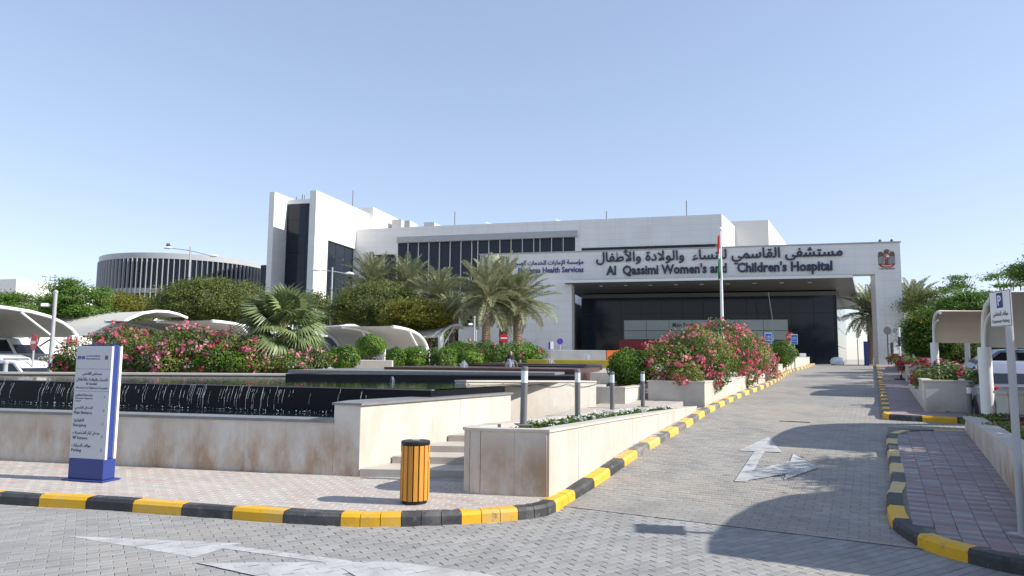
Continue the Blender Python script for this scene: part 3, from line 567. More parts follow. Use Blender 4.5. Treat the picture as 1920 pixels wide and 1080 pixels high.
# upper white wall right of the pool, terrace path, steps
w0 = V(872, 715, 13.7).to_2d(); w1 = V(1116, 715, 16.0).to_2d(); zuw = lambda p: float(np.interp(p[1], [13.7, 16.0], [1.335, 1.265])); _d = (w1-w0).normalized(); Un = Vector((_d.y, -_d.x))
uw = thing('terrace_wall', 'bright limestone wall beside the steps below the cascade', 'wall', ((w0.x+w1.x)/2, (w0.y+w1.y)/2, .5))
MB().prism([tuple(w0), tuple(w1), tuple(w1-Un*.35), tuple(w0-Un*.35)], .3, lambda p: zuw(p)-.01).build('wall_core', M['stone'], uw)
panel_wall(uw, w0, w1, cst(.4), lambda p: zuw(p)-.008, M['stone'], .8)
MB().prism([tuple(w0+Un*.05), tuple(w1+Un*.05), tuple(w1-Un*.38), tuple(w0-Un*.38)], zuw, lambda p: zuw(p)+.032).build('coping', M['white_cop'], uw)
cb = MB(); pts = []
for i in range(33):
    t = i/32; p = w0+(w1-w0)*t + Un*.055; pts.append((p.x, p.y, zuw(p)-.02-.07*abs(math.sin(t*math.pi*4))-.01))
cb.tube(pts, .006, 5); tag(cb.build('cable', M['dgrey']), 'thin cable sagging along the top of the bright limestone wall', 'cable')
stp = thing('garden_steps', 'four shallow pale stone steps between the pool wall and the long planter', 'steps', (-.9, 10.6, .13))
for k, (Y0, zt) in enumerate(((9.92, .235), (10.47, .335), (11.0, .43), (11.58, .53))):
    xl = Wc.x+.664*(Y0-9.94)+.03
    yr = Y0-.12; m = MB(); m.prism([(xl, Y0), (max(-.57+.52*(yr-9.0), -.6)+.12, yr), (-.57+.52*(Y0+2-9.0)+.12, Y0+2), (xl+.664*2.2, Y0+2.2)], .06, zt); m.build('step', M['step'], stp)
m = MB(); m.prism([(-.36, 12.5), (1.0, 12.1), (2.5, 14.6), (4.3, 17.2), (5.5, 22), (1.9, 16.2)], .3, lambda p: .55+max(0, (p[1]-12.3))*.045); tag(m.build('terrace_path', M['step']), kind='structure')
def box_planter(name, label, pts, zt, zb, mat_, cop=.05, soil=True, panels=True, wp=.8, smat=None):
    """planter with clad sides (plan polygon, counter-clockwise), coping ring and soil"""
    c = sum((Vector(p[:2]) for p in pts), Vector((0, 0)))/len(pts); root = thing(name, label, 'planter', (c.x, c.y, zb(c) if callable(zb) else zb))
    ztf = zt if callable(zt) else cst(zt); zbf = zb if callable(zb) else cst(zb); P_ = [Vector(p[:2]) for p in pts]; n = len(P_)
    inset = [p+(c-p).normalized()*.03 for p in P_]
    def ins(d_):
        out = []
        for i in range(n):
            a, b, e = P_[i-1], P_[i], P_[(i+1) % n]; d1_ = (b-a).normalized(); d2_ = (e-b).normalized(); n1 = Vector((-d1_.y, d1_.x)); n2 = Vector((-d2_.y, d2_.x)); bis = (n1+n2); bis = bis/max(.4, bis.length_squared)*2 if bis.length > .1 else n1
            out.append(b+bis*d_)
        return out
    i1, i2 = ins(.03), ins(.20)
    MB().prism([tuple(p) for p in i1], lambda p: zbf(Vector(p))-.15, lambda p: ztf(Vector(p))-.10).build('planter_core', M['soil'], root)
    for i in range(n): panel_wall(root, i1[i], i1[(i+1) % n], lambda p: zbf(p)-.05, lambda p: ztf(p)-.035, mat_[i] if isinstance(mat_, list) else mat_, wp)
    o1 = ins(-.02); m = MB(); vs = [(p.x, p.y, ztf(p)) for p in o1]+[(p.x, p.y, ztf(p)) for p in i2]+[(p.x, p.y, ztf(p)-.033) for p in o1]+[(p.x, p.y, ztf(p)-.12) for p in i2]
    fs = []
    for i in range(n):
        j = (i+1) % n; fs += [(i, j, n+j, n+i), (2*n+i, 2*n+j, j, i), (n+i, n+j, 3*n+j, 3*n+i), (2*n+j, 2*n+i, 3*n+i, 3*n+j)]
    m.add(vs, fs); m.build('coping', M['white_cop'], root); return root
zpl = lambda p: float(np.interp(p[1], [8.5, 16.2], [.95, .73]))
arc = [(-.58, 9.15), (-.60, 8.95), (-.52, 8.83), (-.38, 8.77)]
PLpts = arc + [(.47, 8.60), tuple(PS(10.4, -3.66).to_2d()), tuple(PS(12.5, -3.66).to_2d()), tuple(PS(16.25, -3.68).to_2d()), (2.35, 14.55)]
box_planter('long_planter', 'long stained limestone planter with four bollard lights running up the ramp', PLpts, zpl, lambda p: rz(p[0], p[1])+.12, [M['stained']]*4+[M['stone']]*5, wp=.55)
# planters further up the ramp
q0 = GR(1340, 772); qd = H2
pA = PS(17.35, -3.72).to_2d(); pB = Vector((3.45, 17.45))
box_planter('flower_planter', 'pale stone planter overflowing with the big pink bougainvillea', [pB, pA, PS(28.5, -3.75).to_2d(), pB+H2*9.5], 1.27, lambda p: rz(p[0], p[1])+.02, M['stone'], wp=.9)
pC = V(1112, 760, 16.6).to_2d(); pD = Vector((3.42, 17.2))
box_planter('hedge_planter', 'small cream planter in dappled shade holding a clipped hedge', [pC, pC+Vector((.75, -.1)), Vector((3.3, 17.6)), Vector((3.6, 20)), pC+Vector((.6, 2.8))], 1.14, .6, M['stone'], wp=.7)
box_planter('ramp_planter', 'low white planter on the left of the ramp behind the pink bush', [PS(29.2, -5.2).to_2d(), PS(29.2, -3.7).to_2d(), PS(37.4, -3.95).to_2d(), PS(37.4, -5.4).to_2d()], 1.60, lambda p: rz(p[0], p[1])+.05, M['stone'], wp=1.2)
box_planter('ramp_block', 'taller white stone block at the top left of the ramp', [PS(38, -5.4).to_2d(), PS(38, -3.95).to_2d(), PS(49.5, -3.7).to_2d(), PS(49.5, -5.4).to_2d()], 1.98, lambda p: rz(p[0], p[1])+.05, M['stone'], wp=1.4)
# right hand planters
wr = thing('planter_wall', 'long limestone planter wall beside the right pavement behind the parking sign', 'planter', PS(11, 1.45, .2))
ra, rb = PS(15.0, 1.47).to_2d(), PS(4.8, 1.42).to_2d()
MB().prism([tuple(ra), tuple(rb), tuple(rb+N2*2.6), tuple(ra+N2*2.6)], 0, .72).build('planter_core', M['soil'], wr)
panel_wall(wr, ra, rb, lambda p: rz(p[0], p[1])+.1, cst(.80), M['stained'], .8)
rc_ = PS(15.0, 4.2).to_2d(); panel_wall(wr, rc_, ra, lambda p: rz(p[0], p[1])+.1, cst(.80), M['stone'], .8)
MB().prism([tuple(ra+H2*.04-N2*.05), tuple(rb-N2*.05), tuple(rb+N2*.22), tuple(ra+H2*.04+N2*.22)], .802, .845).build('coping', M['white_cop'], wr)
box_planter('right_planter', 'square stained planter with dark red bougainvillea behind two bollards', [PS(18.1, 1.0).to_2d(), PS(18.1, 1.0).to_2d()+Vector((1.35, -.12)), PS(26, 2.2).to_2d(), PS(26, 1.0).to_2d()], 1.40, lambda p: rz(p[0], p[1])+.11, M['stained'], wp=.62)
box_planter('right_planter', 'pale planter with bright magenta flowers further up the right pavement', [PS(28.0, 1.1).to_2d(), PS(28.0, 2.6).to_2d(), PS(35, 2.6).to_2d(), PS(35, 1.1).to_2d()], 1.66, lambda p: rz(p[0], p[1])+.11, M['stone'], wp=.8)
box_planter('right_planter', 'small far planter by the right pillar with dark red flowers', [PS(37, 1.4).to_2d(), PS(37, 2.8).to_2d(), PS(46, 2.8).to_2d(), PS(46, 1.4).to_2d()], 1.95, lambda p: rz(p[0], p[1])+.11, M['stone'], wp=.9)
wallseg('parking_wall', PS(21.5, 2.9), PS(15.5, 11), .3, 1.62, .25, M['cream'], None, M['white_cop'], 'cream low wall between the right planter and the blue car')
wallseg('parking_wall', V(1893, 800, 12.4), V(2200, 800, 12.4), .2, 1.25, .3, M['stone'], None, M['white_cop'], 'short pale wall behind the parking sign post at the right edge')
# plateau behind the pool
pl = MB(); pl.prism([(-11, 21), (-2, 19.2), (-1.3, 19.27), (-1.3, 140), (-90, 140), (-80, 52), (-22, 45), (-14, 30)], -.2, 1.40)
pl.prism([(1.3, 19.6), (4.6, 20), tuple(PS(24, -3.8).to_2d()), tuple(PS(38, -4).to_2d()), tuple(PS(52, -3.9).to_2d()), (75, 45), (95, 130), (1.3, 138)], -.2, 1.40); pl.prism([(-1.3, 19.27), (1.3, 19.6), (1.3, 26.6), (-1.3, 26.6)], -.2, 1.40); pl.prism([(-1.3, 29.6), (1.3, 29.6), (1.3, 138), (-1.3, 140)], -.2, 1.40); tag(pl.build('terrace', M['conc']), kind='structure')
MBc = MB().prism([(-1.3, 26.6), (1.3, 26.6), (1.3, 29.6), (-1.3, 29.6)], -.2, .45); tag(MBc.build('sunken_court', M['conc']), kind='structure')
lp = MB(); lp.prism([(-70, 17), (-16, 20.5), (-12, 22), (-15, 31), (-23, 46), (-90, 60)], -.2, .12); tag(lp.build('car_park', M['asphalt']), kind='structure')
# ================================================================== BUILDINGS
def FB(): return MB(BM)           # faces given in the building frame (x along the facade, y into the depth)
CP, CM = 53.1, 66.9               # planes of the portal front and of the main facade
def base(x, y, z=1.4): return WB(x, y, z)
# ---- main hospital block
xl, _ = BP(668, 430, CM); xr, zr_ = BP(1353, 401, CM); ZM = (BP(1000, 416, CM)[1])
hosp = thing('hospital_building', 'long white hospital block with dark ribbon windows and twin tower blades', 'building', base((xl+xr)/2, CM), RB)
w = FB(); 
xa, z_a = BP(746, 455, CM); xb_, _ = BP(1078, 437, CM); zwt = BP(910, 441, CM)[1]; zwb = BP(746, 588, CM)[1]
dxa, dza = BP(1090, 470, CM); dzt = BP(1090, 464, CM)[1]
def wallbox(m, x0, x1, y0, y1, z0, z1): m.box(((x0+x1)/2, (y0+y1)/2, (z0+z1)/2), (x1-x0, y1-y0, z1-z0))
XR = xr; DEP = 26
zst, zsb = BP(1230, 460.5, CM)[1], BP(1230, 468.5, CM)[1]-.3
wallbox(w, xl, XR, CM, CM+DEP, zwt+.02, ZM)                          # parapet band over the windows
wallbox(w, xl, xa-.02, CM, CM+DEP, 1.0, zwt+.02); wallbox(w, xa-.02, dxa, CM+.6, CM+DEP, 1.0, zwt+.02); wallbox(w, xb_+.02, dxa-.0, CM, CM+.6, 1.0, zwt+.02)
wallbox(w, dxa, XR, CM, CM+DEP, zst, zwt+.02); wallbox(w, dxa, XR, CM+.8, CM+DEP, 1.0, zst); wallbox(w, dxa, XR, CM, CM+.8, 1.0, zsb)
def clad_mat():
    m = mat('white_cladding_courses', (.80, .79, .765), .55, .03, .5, 0, stain=[((.58, .56, .53), .5, .52, .78, (3, 3, .12), .4)])
    t = m.node_tree; b = t.nodes['Principled BSDF']; tc = t.nodes.new('ShaderNodeTexCoord'); sp = t.nodes.new('ShaderNodeSeparateXYZ'); t.links.new(tc.outputs['Object'], sp.inputs[0])
    ad = t.nodes.new('ShaderNodeMath'); ad.operation = 'ADD'; t.links.new(sp.outputs[0], ad.inputs[0]); t.links.new(sp.outputs[1], ad.inputs[1])
    cb_ = t.nodes.new('ShaderNodeCombineXYZ'); t.links.new(ad.outputs[0], cb_.inputs[0]); t.links.new(sp.outputs[2], cb_.inputs[1])
    br = t.nodes.new('ShaderNodeTexBrick'); br.offset = 0; br.inputs['Scale'].default_value = 1; br.inputs['Brick Width'].default_value = 1.8; br.inputs['Row Height'].default_value = .6; br.inputs['Mortar Size'].default_value = .014
    br.inputs['Color1'].default_value = (1, 1, 1, 1); br.inputs['Color2'].default_value = (.955, .955, .955, 1); br.inputs['Mortar'].default_value = (.84, .84, .84, 1); t.links.new(cb_.outputs[0], br.inputs[0])
    src = b.inputs['Base Color'].links[0].from_socket; mx = t.nodes.new('ShaderNodeMix'); mx.data_type = 'RGBA'; mx.blend_type = 'MULTIPLY'; mx.inputs[0].default_value = 1; t.links.new(src, mx.inputs[6]); t.links.new(br.outputs[0], mx.inputs[7]); t.links.new(mx.outputs[2], b.inputs['Base Color']); return m
M['wclad'] = clad_mat()
w.prism([(XR-.002, CM), (XR+.234*DEP, CM+DEP), (XR-.002, CM+DEP)], 1.0, ZM-.002)
w.build('wall', M['wclad'], hosp)
def pane(root, x0, x1, z0, z1, y, mat_=None, fr=.0, d=.06):
    m = FB(); wallbox(m, x0, x1, y, y+d, z0, z1); return m.build('window_pane', mat_ or M['glass'], root)
# ribbon window: two storeys of panes with pale mullions
n = 14; zmid0, zmid1 = BP(960, 580, CM)[1], BP(960, 590, CM)[1]; zg = BP(910, 450.5, CM)[1]
lint = FB(); wallbox(lint, xa, xb_+.35, CM-.35, CM+.5, zg, zwt+.1); lint.build('window_head', M['lgrey'], hosp)
sp_ = FB(); wallbox(sp_, xa, xb_+.0, CM-.05, CM+.5, zmid1, zmid0); sp_.build('spandrel', M['clad'], hosp)
cuts = [0]
for k in range(17): cuts.append(cuts[-1] + (.55 if k in (7, 13) else 1.0))
for k in range(len(cuts)-1):
    x0 = xa+(xb_-xa)*cuts[k]/cuts[-1]; x1 = xa+(xb_-xa)*cuts[k+1]/cuts[-1]
    pane(hosp, x0+.04, x1-.04, zmid0+.01, zg-.01, CM+.12); pane(hosp, x0+.04, x1-.04, 2.0, zmid1-.01, CM+.12)
    mu = FB(); wallbox(mu, x0-.022, x0+.022, CM-.06, CM+.12, 2.0, zg); mu.build('mullion', M['clad'], hosp)
sx0, sz0 = BP(699, 478, CM); sx1, _ = BP(743, 478, CM)
pane(hosp, sx0, (sx0+sx1)/2-.05, 5.5, sz0, CM-.02); pane(hosp, (sx0+sx1)/2+.05, sx1, 5.5, sz0, CM-.02)
for k in range(8):
    x0 = dxa+(XR-dxa-.6)*k/8; x1 = dxa+(XR-dxa-.6)*(k+1)/8; pane(hosp, x0+.02, x1-.02, zsb, zst, CM+.25)
# low wing left of the portal with a dark window
lw0, lw1 = BP(868, 622, CM-6)[0], BP(905, 622, CM-6)[0]
m = FB(); wallbox(m, BP(860, 600, CM-6)[0], BP(1075, 600, CM-6)[0], CM-6, CM-.1, 1.0, BP(870, 545, CM-6)[1]-1.2); m.build('wing_wall', M['wclad'], hosp); pane(hosp, BP(868, 600, CM-6)[0], lw1, BP(870, 612, CM-6)[1], BP(870, 560, CM-6)[1], CM-6.05)
# twin blades
def depth_of(px, x):      # building-frame depth y at which the line x=const appears under pixel column px
    d = ray(px, 450); dx, dy = d.x*D1.x+d.y*D1.y, d.x*D2.x+d.y*D2.y; return x*dy/dx
yb2 = depth_of(590, xl); ZB2 = EYE + (BP(590, 357, yb2)[1]-EYE)
bl2 = FB(); t2 = xl-BP(580, 400, yb2)[0]
yw0 = depth_of(615, xl); yw1 = CM; zw = BP(615, 450, yw0)[1]
wallbox(bl2, xl-t2, xl, yb2, yw0, 1.0, ZB2); wallbox(bl2, xl-t2, xl, yw0, yw1, zw, ZB2); wallbox(bl2, xl-t2, xl-.4, yw0, yw1, 1.0, zw); wallbox(bl2, xl-t2, xl, yw1, CM+9, 1.0, ZB2)
bl2.build('tower_blade', M['wclad'], hosp)
for i in range(3):
    for j in range(6):
        y0 = yw0+(yw1-yw0)*i/3; y1 = yw0+(yw1-yw0)*(i+1)/3; z1 = zw-j*1.5; m = FB(); wallbox(m, xl-.3, xl-.24, y0+.03, y1-.03, z1-1.45, z1-.02); m.build('window_pane', M['glass'], hosp)
x1b = BP(513.5, 400, yb2+1.0)[0]; t1 = x1b-BP(504, 400, yb2+1)[0]; ZB1 = BP(509, 360, yb2+1)[1]
yg = depth_of(536, x1b); zgt = BP(557, 382, yg)[1]
bl1 = FB(); wallbox(bl1, x1b-t1, x1b, yb2+1, CM+9, 1.0, ZB1); bl1.build('tower_blade', M['wclad'], hosp)
xg1 = xl-t2; m = FB(); wallbox(m, x1b, xg1, yg+.3, CM+8, 1.0, zgt+.0); wallbox(m, x1b, xg1, yg, CM+8, zgt+.001, zgt+.45); m.build('stair_tower', M['clad'], hosp)
for i in range(2):
    for j in range(9): 
        x0 = x1b+(xg1-x1b)*i/2; xx = x1b+(xg1-x1b)*(i+1)/2; z1 = zgt-j*1.7; m = FB(); wallbox(m, x0+.015, xx-.015, yg+.02, yg+.1, z1-1.69, z1-.01); m.build('window_pane', M['glass'], hosp)
# roof boxes and plant
ZR = ZM
m = FB(); bx0 = BP(675, 400, CM+4)[0]; bx1 = BP(707, 400, CM+4)[0]; wallbox(m, bx0, bx1, CM+3, CM+11, ZR-.1, BP(690, 393, CM+4)[1]); m.build('roof_box', M['clad2'], hosp)
m = FB(); q0, q1 = BP(1366, 430, CM+7)[0], BP(1441, 430, CM+7)[0]; wallbox(m, q0, q1, CM+7, CM+24, 1, BP(1400, 414, CM+7)[1]); m.prism([(q1-.002, CM+7.002), (q1+.234*17, CM+24), (q1-.002, CM+24)], 1, BP(1400, 414, CM+7)[1]-.002); m.build('rear_block', M['clad2'], hosp)
for (px0, px1, py0, py1, c) in ((735, 752, 412, 428, 7), (752, 768, 414, 428, 8), (795, 814, 417, 424, 5)):
    m = FB(); a, b = BP(px0, py0, CM+c), BP(px1, py1, CM+c); wallbox(m, a[0], b[0], CM+c, CM+c+2.5, ZR-.2, a[1]); m.build('roof_unit', M['lgrey'], hosp)
for (px, py, c) in ((853, 397, 4), (1287, 376, 4), (1137, 396, 4), (662, 357, 3), (571, 366, 6), (567, 364, 6), (556, 369, 6)):
    a = BP(px, py, CM+c); m = FB(); zb_ = ZR-.3 if px > 668 else ZB2-2.2; m.tube([(a[0], CM+c, zb_), (a[0], CM+c, a[1])], .05, 5); m.build('roof_mast', M['grey'], hosp)
for px in (912, 1043):
    m = FB(); a = BP(px, 406 if px < 1000 else 400, CM+3)
    for k in range(6): m.tube([(a[0]+k*.22, CM+3+k*.5, ZR-.2), (a[0]+k*.22, CM+3+k*.5, ZR+.75)], .03, 4)
    for zz in (.15, .45, .75): m.tube([(a[0], CM+3, ZR+zz), (a[0]+1.3, CM+6, ZR+zz)], .03, 4)
    m.build('roof_rail', M['wpaint'], hosp)
# ---- entrance portal
px0, _ = BP(900, 480, CP); px1, _ = BP(1072, 500, CP); px2, _ = BP(1640, 500, CP); px3, _ = BP(1687, 453, CP); ZT = BP(1300, 466.5, CP)[1]; ZBm = BP(1620, 514, CP)[1]
port = thing('entrance_portal', 'grey-white portal frame carrying the hospital name above the entrance', 'portal', base((px0+px3)/2, CP), RB)
m = FB(); wallbox(m, px0, px1, CP, CP+1.3, 1.0, ZT); m.build('portal_wall', M['wclad'], port)
m = FB(); wallbox(m, px1+.004, px2-.004, CP, CP+1.3, ZBm, ZT-.0); m.build('portal_beam', M['wclad'], port)
m = FB(); wallbox(m, px2, px3, CP, CP+1.3, 1.0, ZT); m.build('portal_pillar', M['wclad'], port)
m = FB(); wallbox(m, px0-.06, px3+.06, CP-.06, CP+1.36, ZT+.002, ZT+.10); m.build('parapet_cap', M['lgrey'], port)
RT, UP = Vector((D1.x, D1.y, 0)), Vector((0, 0, 1)); NF = Vector((-D2.x, -D2.y, 0))
def onp(px, py, c=CP, out=.01): x, z = BP(px, py, c); return WB(x, c-out, z)
def wid(pa, pb, py=490, c=CP): return BP(pb, py, c)[0]-BP(pa, py, c)[0]
text('arabic_lettering', ar('مستشفى القاسمي للنساء  والولادة والأطفال'), M['navy'], port, onp(1118, 502, CP), RT, UP, wid(1118, 1580), .034*50*.80, depth=.12, bold=.018, split='letter')
text('latin_lettering', "Al  Qassimi Women's and   Children's Hospital", M['navy'], port, onp(1137, 521.5, CP), RT, UP, wid(1137, 1560), .98, depth=.12, bold=.028, split='letter')
text('arabic_lettering', ar('مؤسسة الإمارات للخدمات الصحية'), M['nblue'], port, onp(958, 501.5, CP), RT, UP, wid(958, 1094), .52, depth=.06, bold=.01, split='letter')
text('latin_lettering', 'Emirates Health Services', M['nblue'], port, onp(972, 513, CP), RT, UP, wid(972, 1094), .45, depth=.06, bold=.015, split='letter')
# emblem: spread bird with a roundel on its chest and a red scroll below
ec = onp(1662, 483, CP, .03); es = .040*CP/60
def emb(pts, lay, nm, mt):
    m = MB(); m.slab([ec + RT*(x*es) + UP*(y*es) - NF*(-lay*.01) for x, y in pts], NF, .03); m.build(nm, mt, port)
emb([(-15, 8), (-13, 12), (-8, 12), (-5, 8), (5, 8), (8, 12), (13, 12), (15, 8), (15, -14), (10, -19), (-10, -19), (-15, -14)], 0, 'emblem_wings', M['gold'])
emb([(-4, 8), (-5, 13), (-1, 17), (4, 16), (7, 13), (4, 12), (4, 8)], 1, 'emblem_head', M['gold'])
for k in range(5):
    for sg in (-1, 1): x = sg*(4+k*2.3); emb([(x-.7, 4-k*.6), (x+.7, 4-k*.6), (x*1.05+.7, -14+k*.4), (x*1.05-.7, -14+k*.4)], 1, 'emblem_feather', M['lgrey'])
cir = lambda r, a0=0, a1=2*math.pi, n=18: [(r*math.cos(a0+(a1-a0)*i/n), 2+r*math.sin(a0+(a1-a0)*i/n)) for i in range(n)]
emb(cir(6.3), 2, 'emblem_ring', M['red']); emb(cir(5), 3, 'emblem_disc', M['wpaint'])
emb([(-1, 6.6), (4, 4.6), (-1, 4.6)], 4, 'emblem_flag', M['flagg']); emb([(-1, .2), (4.4, .2), (2.5, -2), (-1, -2.6)], 4, 'emblem_flag', M['flagb']); emb([(-4.6, 3.6), (-1.2, 6.4), (-1.2, -2.4), (-4.6, .4)], 4, 'emblem_flag', M['red'])
emb([(-12, -12), (-6, -15), (6, -15), (12, -12), (12, -17), (6, -20), (-6, -20), (-12, -17)], 5, 'emblem_scroll', M['red']); emb([(-9, -14.5), (-5, -16.4), (5, -16.4), (9, -14.5), (9, -15.8), (5, -17.8), (-5, -17.8), (-9, -15.8)], 6, 'emblem_scroll', M['wpaint'])
text('emblem_caption', 'United Arab Emirates', M['ink'], port, ec-RT*14*es-UP*24*es, RT, UP, 28*es, .12, depth=.01)
for px in (1650, 1672):
    a = BP(px, 450, CP+.6); m = FB(); m.lathe([(.05, 0), (.12, .08), (.10, .2), (.03, .28)], (a[0], CP+.6, ZT+.1), 8); m.build('roof_light', M['dgrey'], port)
# ---- entrance canopy and glass lobby
lob = thing('entrance_lobby', 'dark glass entrance lobby under a deep grey canopy', 'building', base(BP(1330, 600, 60.5)[0], 60.5), RB)
CO, CI = 51.7, 60.5; zo = BP(1590, 519, CO)[1]; gx0, gx1 = BP(1090, 600, CI)[0], BP(1570, 600, CI)[0]; ox0, ox1 = BP(1057, 530, CO)[0], BP(1598, 518, CO)[0]
SK = .228/.974; ZS = BP(1330, 549, CI)[1]
m = FB(); xi = ox1+SK*(CI-CO); xe = ox1+SK*(CI+22-CO)
m.add([(ox0, CO, zo-.02), (ox1, CO, zo-.02), (xe, CI+22, ZS), (gx0-.5, CI+22, ZS), (gx0-.5, CI, ZS), (ox0, CO, zo+.10), (ox1, CO, zo+.10), (xe, CI+22, ZS+1.0), (gx0-.5, CI+22, ZS+1.0), (gx0-.5, CI, ZS+.8)], [(4, 3, 2, 1, 0), (5, 6, 7, 8, 9), (0, 1, 6, 5), (1, 2, 7, 6), (2, 3, 8, 7), (3, 4, 9, 8), (4, 0, 5, 9)]); m.build('canopy', M['soffit'], lob)
m = FB(); wallbox(m, ox0-.05, ox1+.05, CO-.06, CO+.02, zo-.06, zo+.14); m.build('canopy_edge', M['clad'], lob)
for k in range(9):
    f = (k+.5)/9; x = ox0+1.6+(ox1-ox0-3)*f; y = CO+2.6; z = zo+(ZS-zo)*(y-CO)/(CI-CO)-.03; m = FB(); m.lathe([(.16, -.02), (.16, .02)], (x, y, z), 10); m.build('downlight', M['lampg'], lob)
m = FB(); m.prism([(gx0+.1, CI+.1), (gx1-.1, CI+.1), (gx1-.1+SK*20, CI+20), (gx0+.1, CI+20)], 1.0, ZS-.01); m.build('lobby_core', M['dgrey'], lob)
nx = 12
for i in range(nx):
    for j in range(4):
        x0, x1 = gx0+(gx1-gx0)*i/nx, gx0+(gx1-gx0)*(i+1)/nx; z0, z1 = 1.4+(ZS-.35-1.4)*j/4, 1.4+(ZS-.35-1.4)*(j+1)/4; pane(lob, x0+.012, x1-.012, z0+.012, z1-.012, CI)
m = FB(); wallbox(m, gx0, gx1, CI-.01, CI+.09, ZS-.34, ZS-.005); m.build('head_band', M['grey'], lob)
for i in range(6):
    for j in range(4):
        y0, y1 = CI+20*i/6, CI+20*(i+1)/6; z0, z1 = 1.4+(ZS-1.4)*j/4, 1.4+(ZS-1.4)*(j+1)/4; xx0, xx1 = gx1+SK*(y0-CI), gx1+SK*(y1-CI)
        m = FB(); m.add([(xx0, y0+.02, z0+.02), (xx1, y1-.02, z0+.02), (xx1, y1-.02, z1-.02), (xx0, y0+.02, z1-.02), (xx0-.06, y0+.02, z0+.02), (xx1-.06, y1-.02, z0+.02), (xx1-.06, y1-.02, z1-.02), (xx0-.06, y0+.02, z1-.02)], [(0, 1, 2, 3), (7, 6, 5, 4), (0, 4, 5, 1), (2, 6, 7, 3), (1, 5, 6, 2), (3, 7, 4, 0)]); m.build('window_pane', M['glass'], lob)
# vestibule: two rows of green-grey glass with the entrance lettering, maroon wall under it
ves = thing('entrance_vestibule', 'green-grey glass entrance screen lettered Main Entrance', 'glass screen', base(BP(1320, 640, 57)[0], 57), RB)
va, vb = BP(1170, 600, 57)[0], BP(1477, 600, 57)[0]; vz0, vz1, vz2 = BP(1320, 637, 57)[1], BP(1320, 620, 57)[1], BP(1320, 599.5, 57)[1]
for i in range(7):
    for z0, z1 in ((vz0, vz1), (vz1, vz2)):
        m = FB(); x0, x1 = va+(vb-va)*i/7, va+(vb-va)*(i+1)/7; wallbox(m, x0+.02, x1-.02, 57, 57.04, z0+.02, z1-.02); m.build('glass_panel', M['glassg'], ves)
m = FB(); wallbox(m, va-.1, vb+.1, 57.05, 57.6, 1.3, vz0-.02); m.build('screen_base', M['dgrey'], ves)
m = FB()
for i in range(8): x0 = va+(vb-va)*i/7; wallbox(m, x0-.03, x0+.03, 57.05, 57.15, 1.3, vz2)
m.build('screen_frame', M['grey'], ves)
text('latin_lettering', 'Main Entrance', M['ink'], ves, onp(1261, 613.5, 57, .02), RT, UP, wid(1261, 1315, 610, 57), .36, depth=.01, bold=.01, split='letter')
text('arabic_lettering', ar('المدخل الرئيسي'), M['ink'], ves, onp(1324, 614.5, 57, .02), RT, UP, wid(1324, 1379, 610, 57), .5, depth=.01, bold=.005, split='letter')
m = FB(); a0, a1 = BP(1161, 645, 54)[0], BP(1300, 645, 54)[0]; wallbox(m, a0, a1, 54, 54.4, 1.2, BP(1230, 638, 54)[1]); tag(m.build('maroon_wall', M['maroon']), 'dark red low wall in front of the entrance glass', 'wall')
# ---- round building on the left
rbX, rbY, RR = -39.7, 83.0, 9.3; ZRt = V(330, 476.5, 74.7).z; zr1 = V(330, 487, 74.7).z; zr2 = V(330, 542, 74.7).z; zr3 = V(330, 551, 74.7).z
rnd = thing('round_building', 'round drum building with dark glass and pale vertical fins', 'building', (rbX, rbY, 1.4))
m = MB(); m.lathe([(RR-.3, -.4), (RR-.3, zr1-1.4), (RR+.1, zr1-1.4), (RR+.1, ZRt-1.4), (RR-.5, ZRt-1.4+.01), (.1, ZRt-1.7)], (rbX, rbY, 1.4), 72); m.build('drum', M['lgrey'], rnd, True)
m = MB(); m.lathe([(RR-.2, zr3-1.4), (RR+.02, zr3-1.4), (RR+.02, zr2-1.4), (RR-.2, zr2-1.4)], (rbX, rbY, 1.4), 72); m.build('floor_band', M['lgrey'], rnd, True)
pn = fn = None
for k in range(53):
    a = math.radians(-175+k*3.4)
    mm = Matrix.Translation((rbX, rbY, 1.4)) @ Matrix.Rotation(a, 4, 'Z')
    if pn is None:
        da = math.radians(3.2); m = MB(mm); h = (RR-.1)
        p4 = [(h*math.cos(.03*da), h*math.sin(.03*da)), (h*math.cos(da), h*math.sin(da))]
        m.add([(p4[0][0], p4[0][1], .3), (p4[1][0], p4[1][1], .3), (p4[1][0], p4[1][1], zr1-1.42), (p4[0][0], p4[0][1], zr1-1.42), (p4[0][0]-.05, p4[0][1], .3), (p4[1][0]-.05, p4[1][1], .3), (p4[1][0]-.05, p4[1][1], zr1-1.42), (p4[0][0]-.05, p4[0][1], zr1-1.42)], [(0, 1, 2, 3), (7, 6, 5, 4), (0, 4, 5, 1), (2, 6, 7, 3), (1, 5, 6, 2), (3, 7, 4, 0)]); pn = m.build('window_pane', M['glass'], rnd); m0 = mm
        m = MB(mm); m.box((RR+.05, 0, (zr1-1.4)/2), (.3, .05, zr1-1.4)); fn = m.build('fin', M['lgrey'], rnd)
    else:
        rel = mm @ m0.inverted(); b_ = chain(rnd)
        for src in (pn, fn): inst(src, rnd, rel @ b_)
m = FB(); wa, wb2 = BP(488, 520, 66)[0], BP(512, 520, 66)[0]; wallbox(m, wa, wb2, 66, 70, 1, BP(495, 497, 66)[1]); tag(m.build('link_block', M['glass']), 'dark glass link between the round building and the tower', 'building')
m = FB(); wa, wb2 = BP(-160, 540, 118)[0], BP(30, 540, 118)[0]; wz = BP(30, 523, 118)[1]; wallbox(m, wa, wb2, 118, 150, 1, wz); tag(m.build('far_building', M['clad']), 'low white building far off at the left edge behind the trees', 'building')
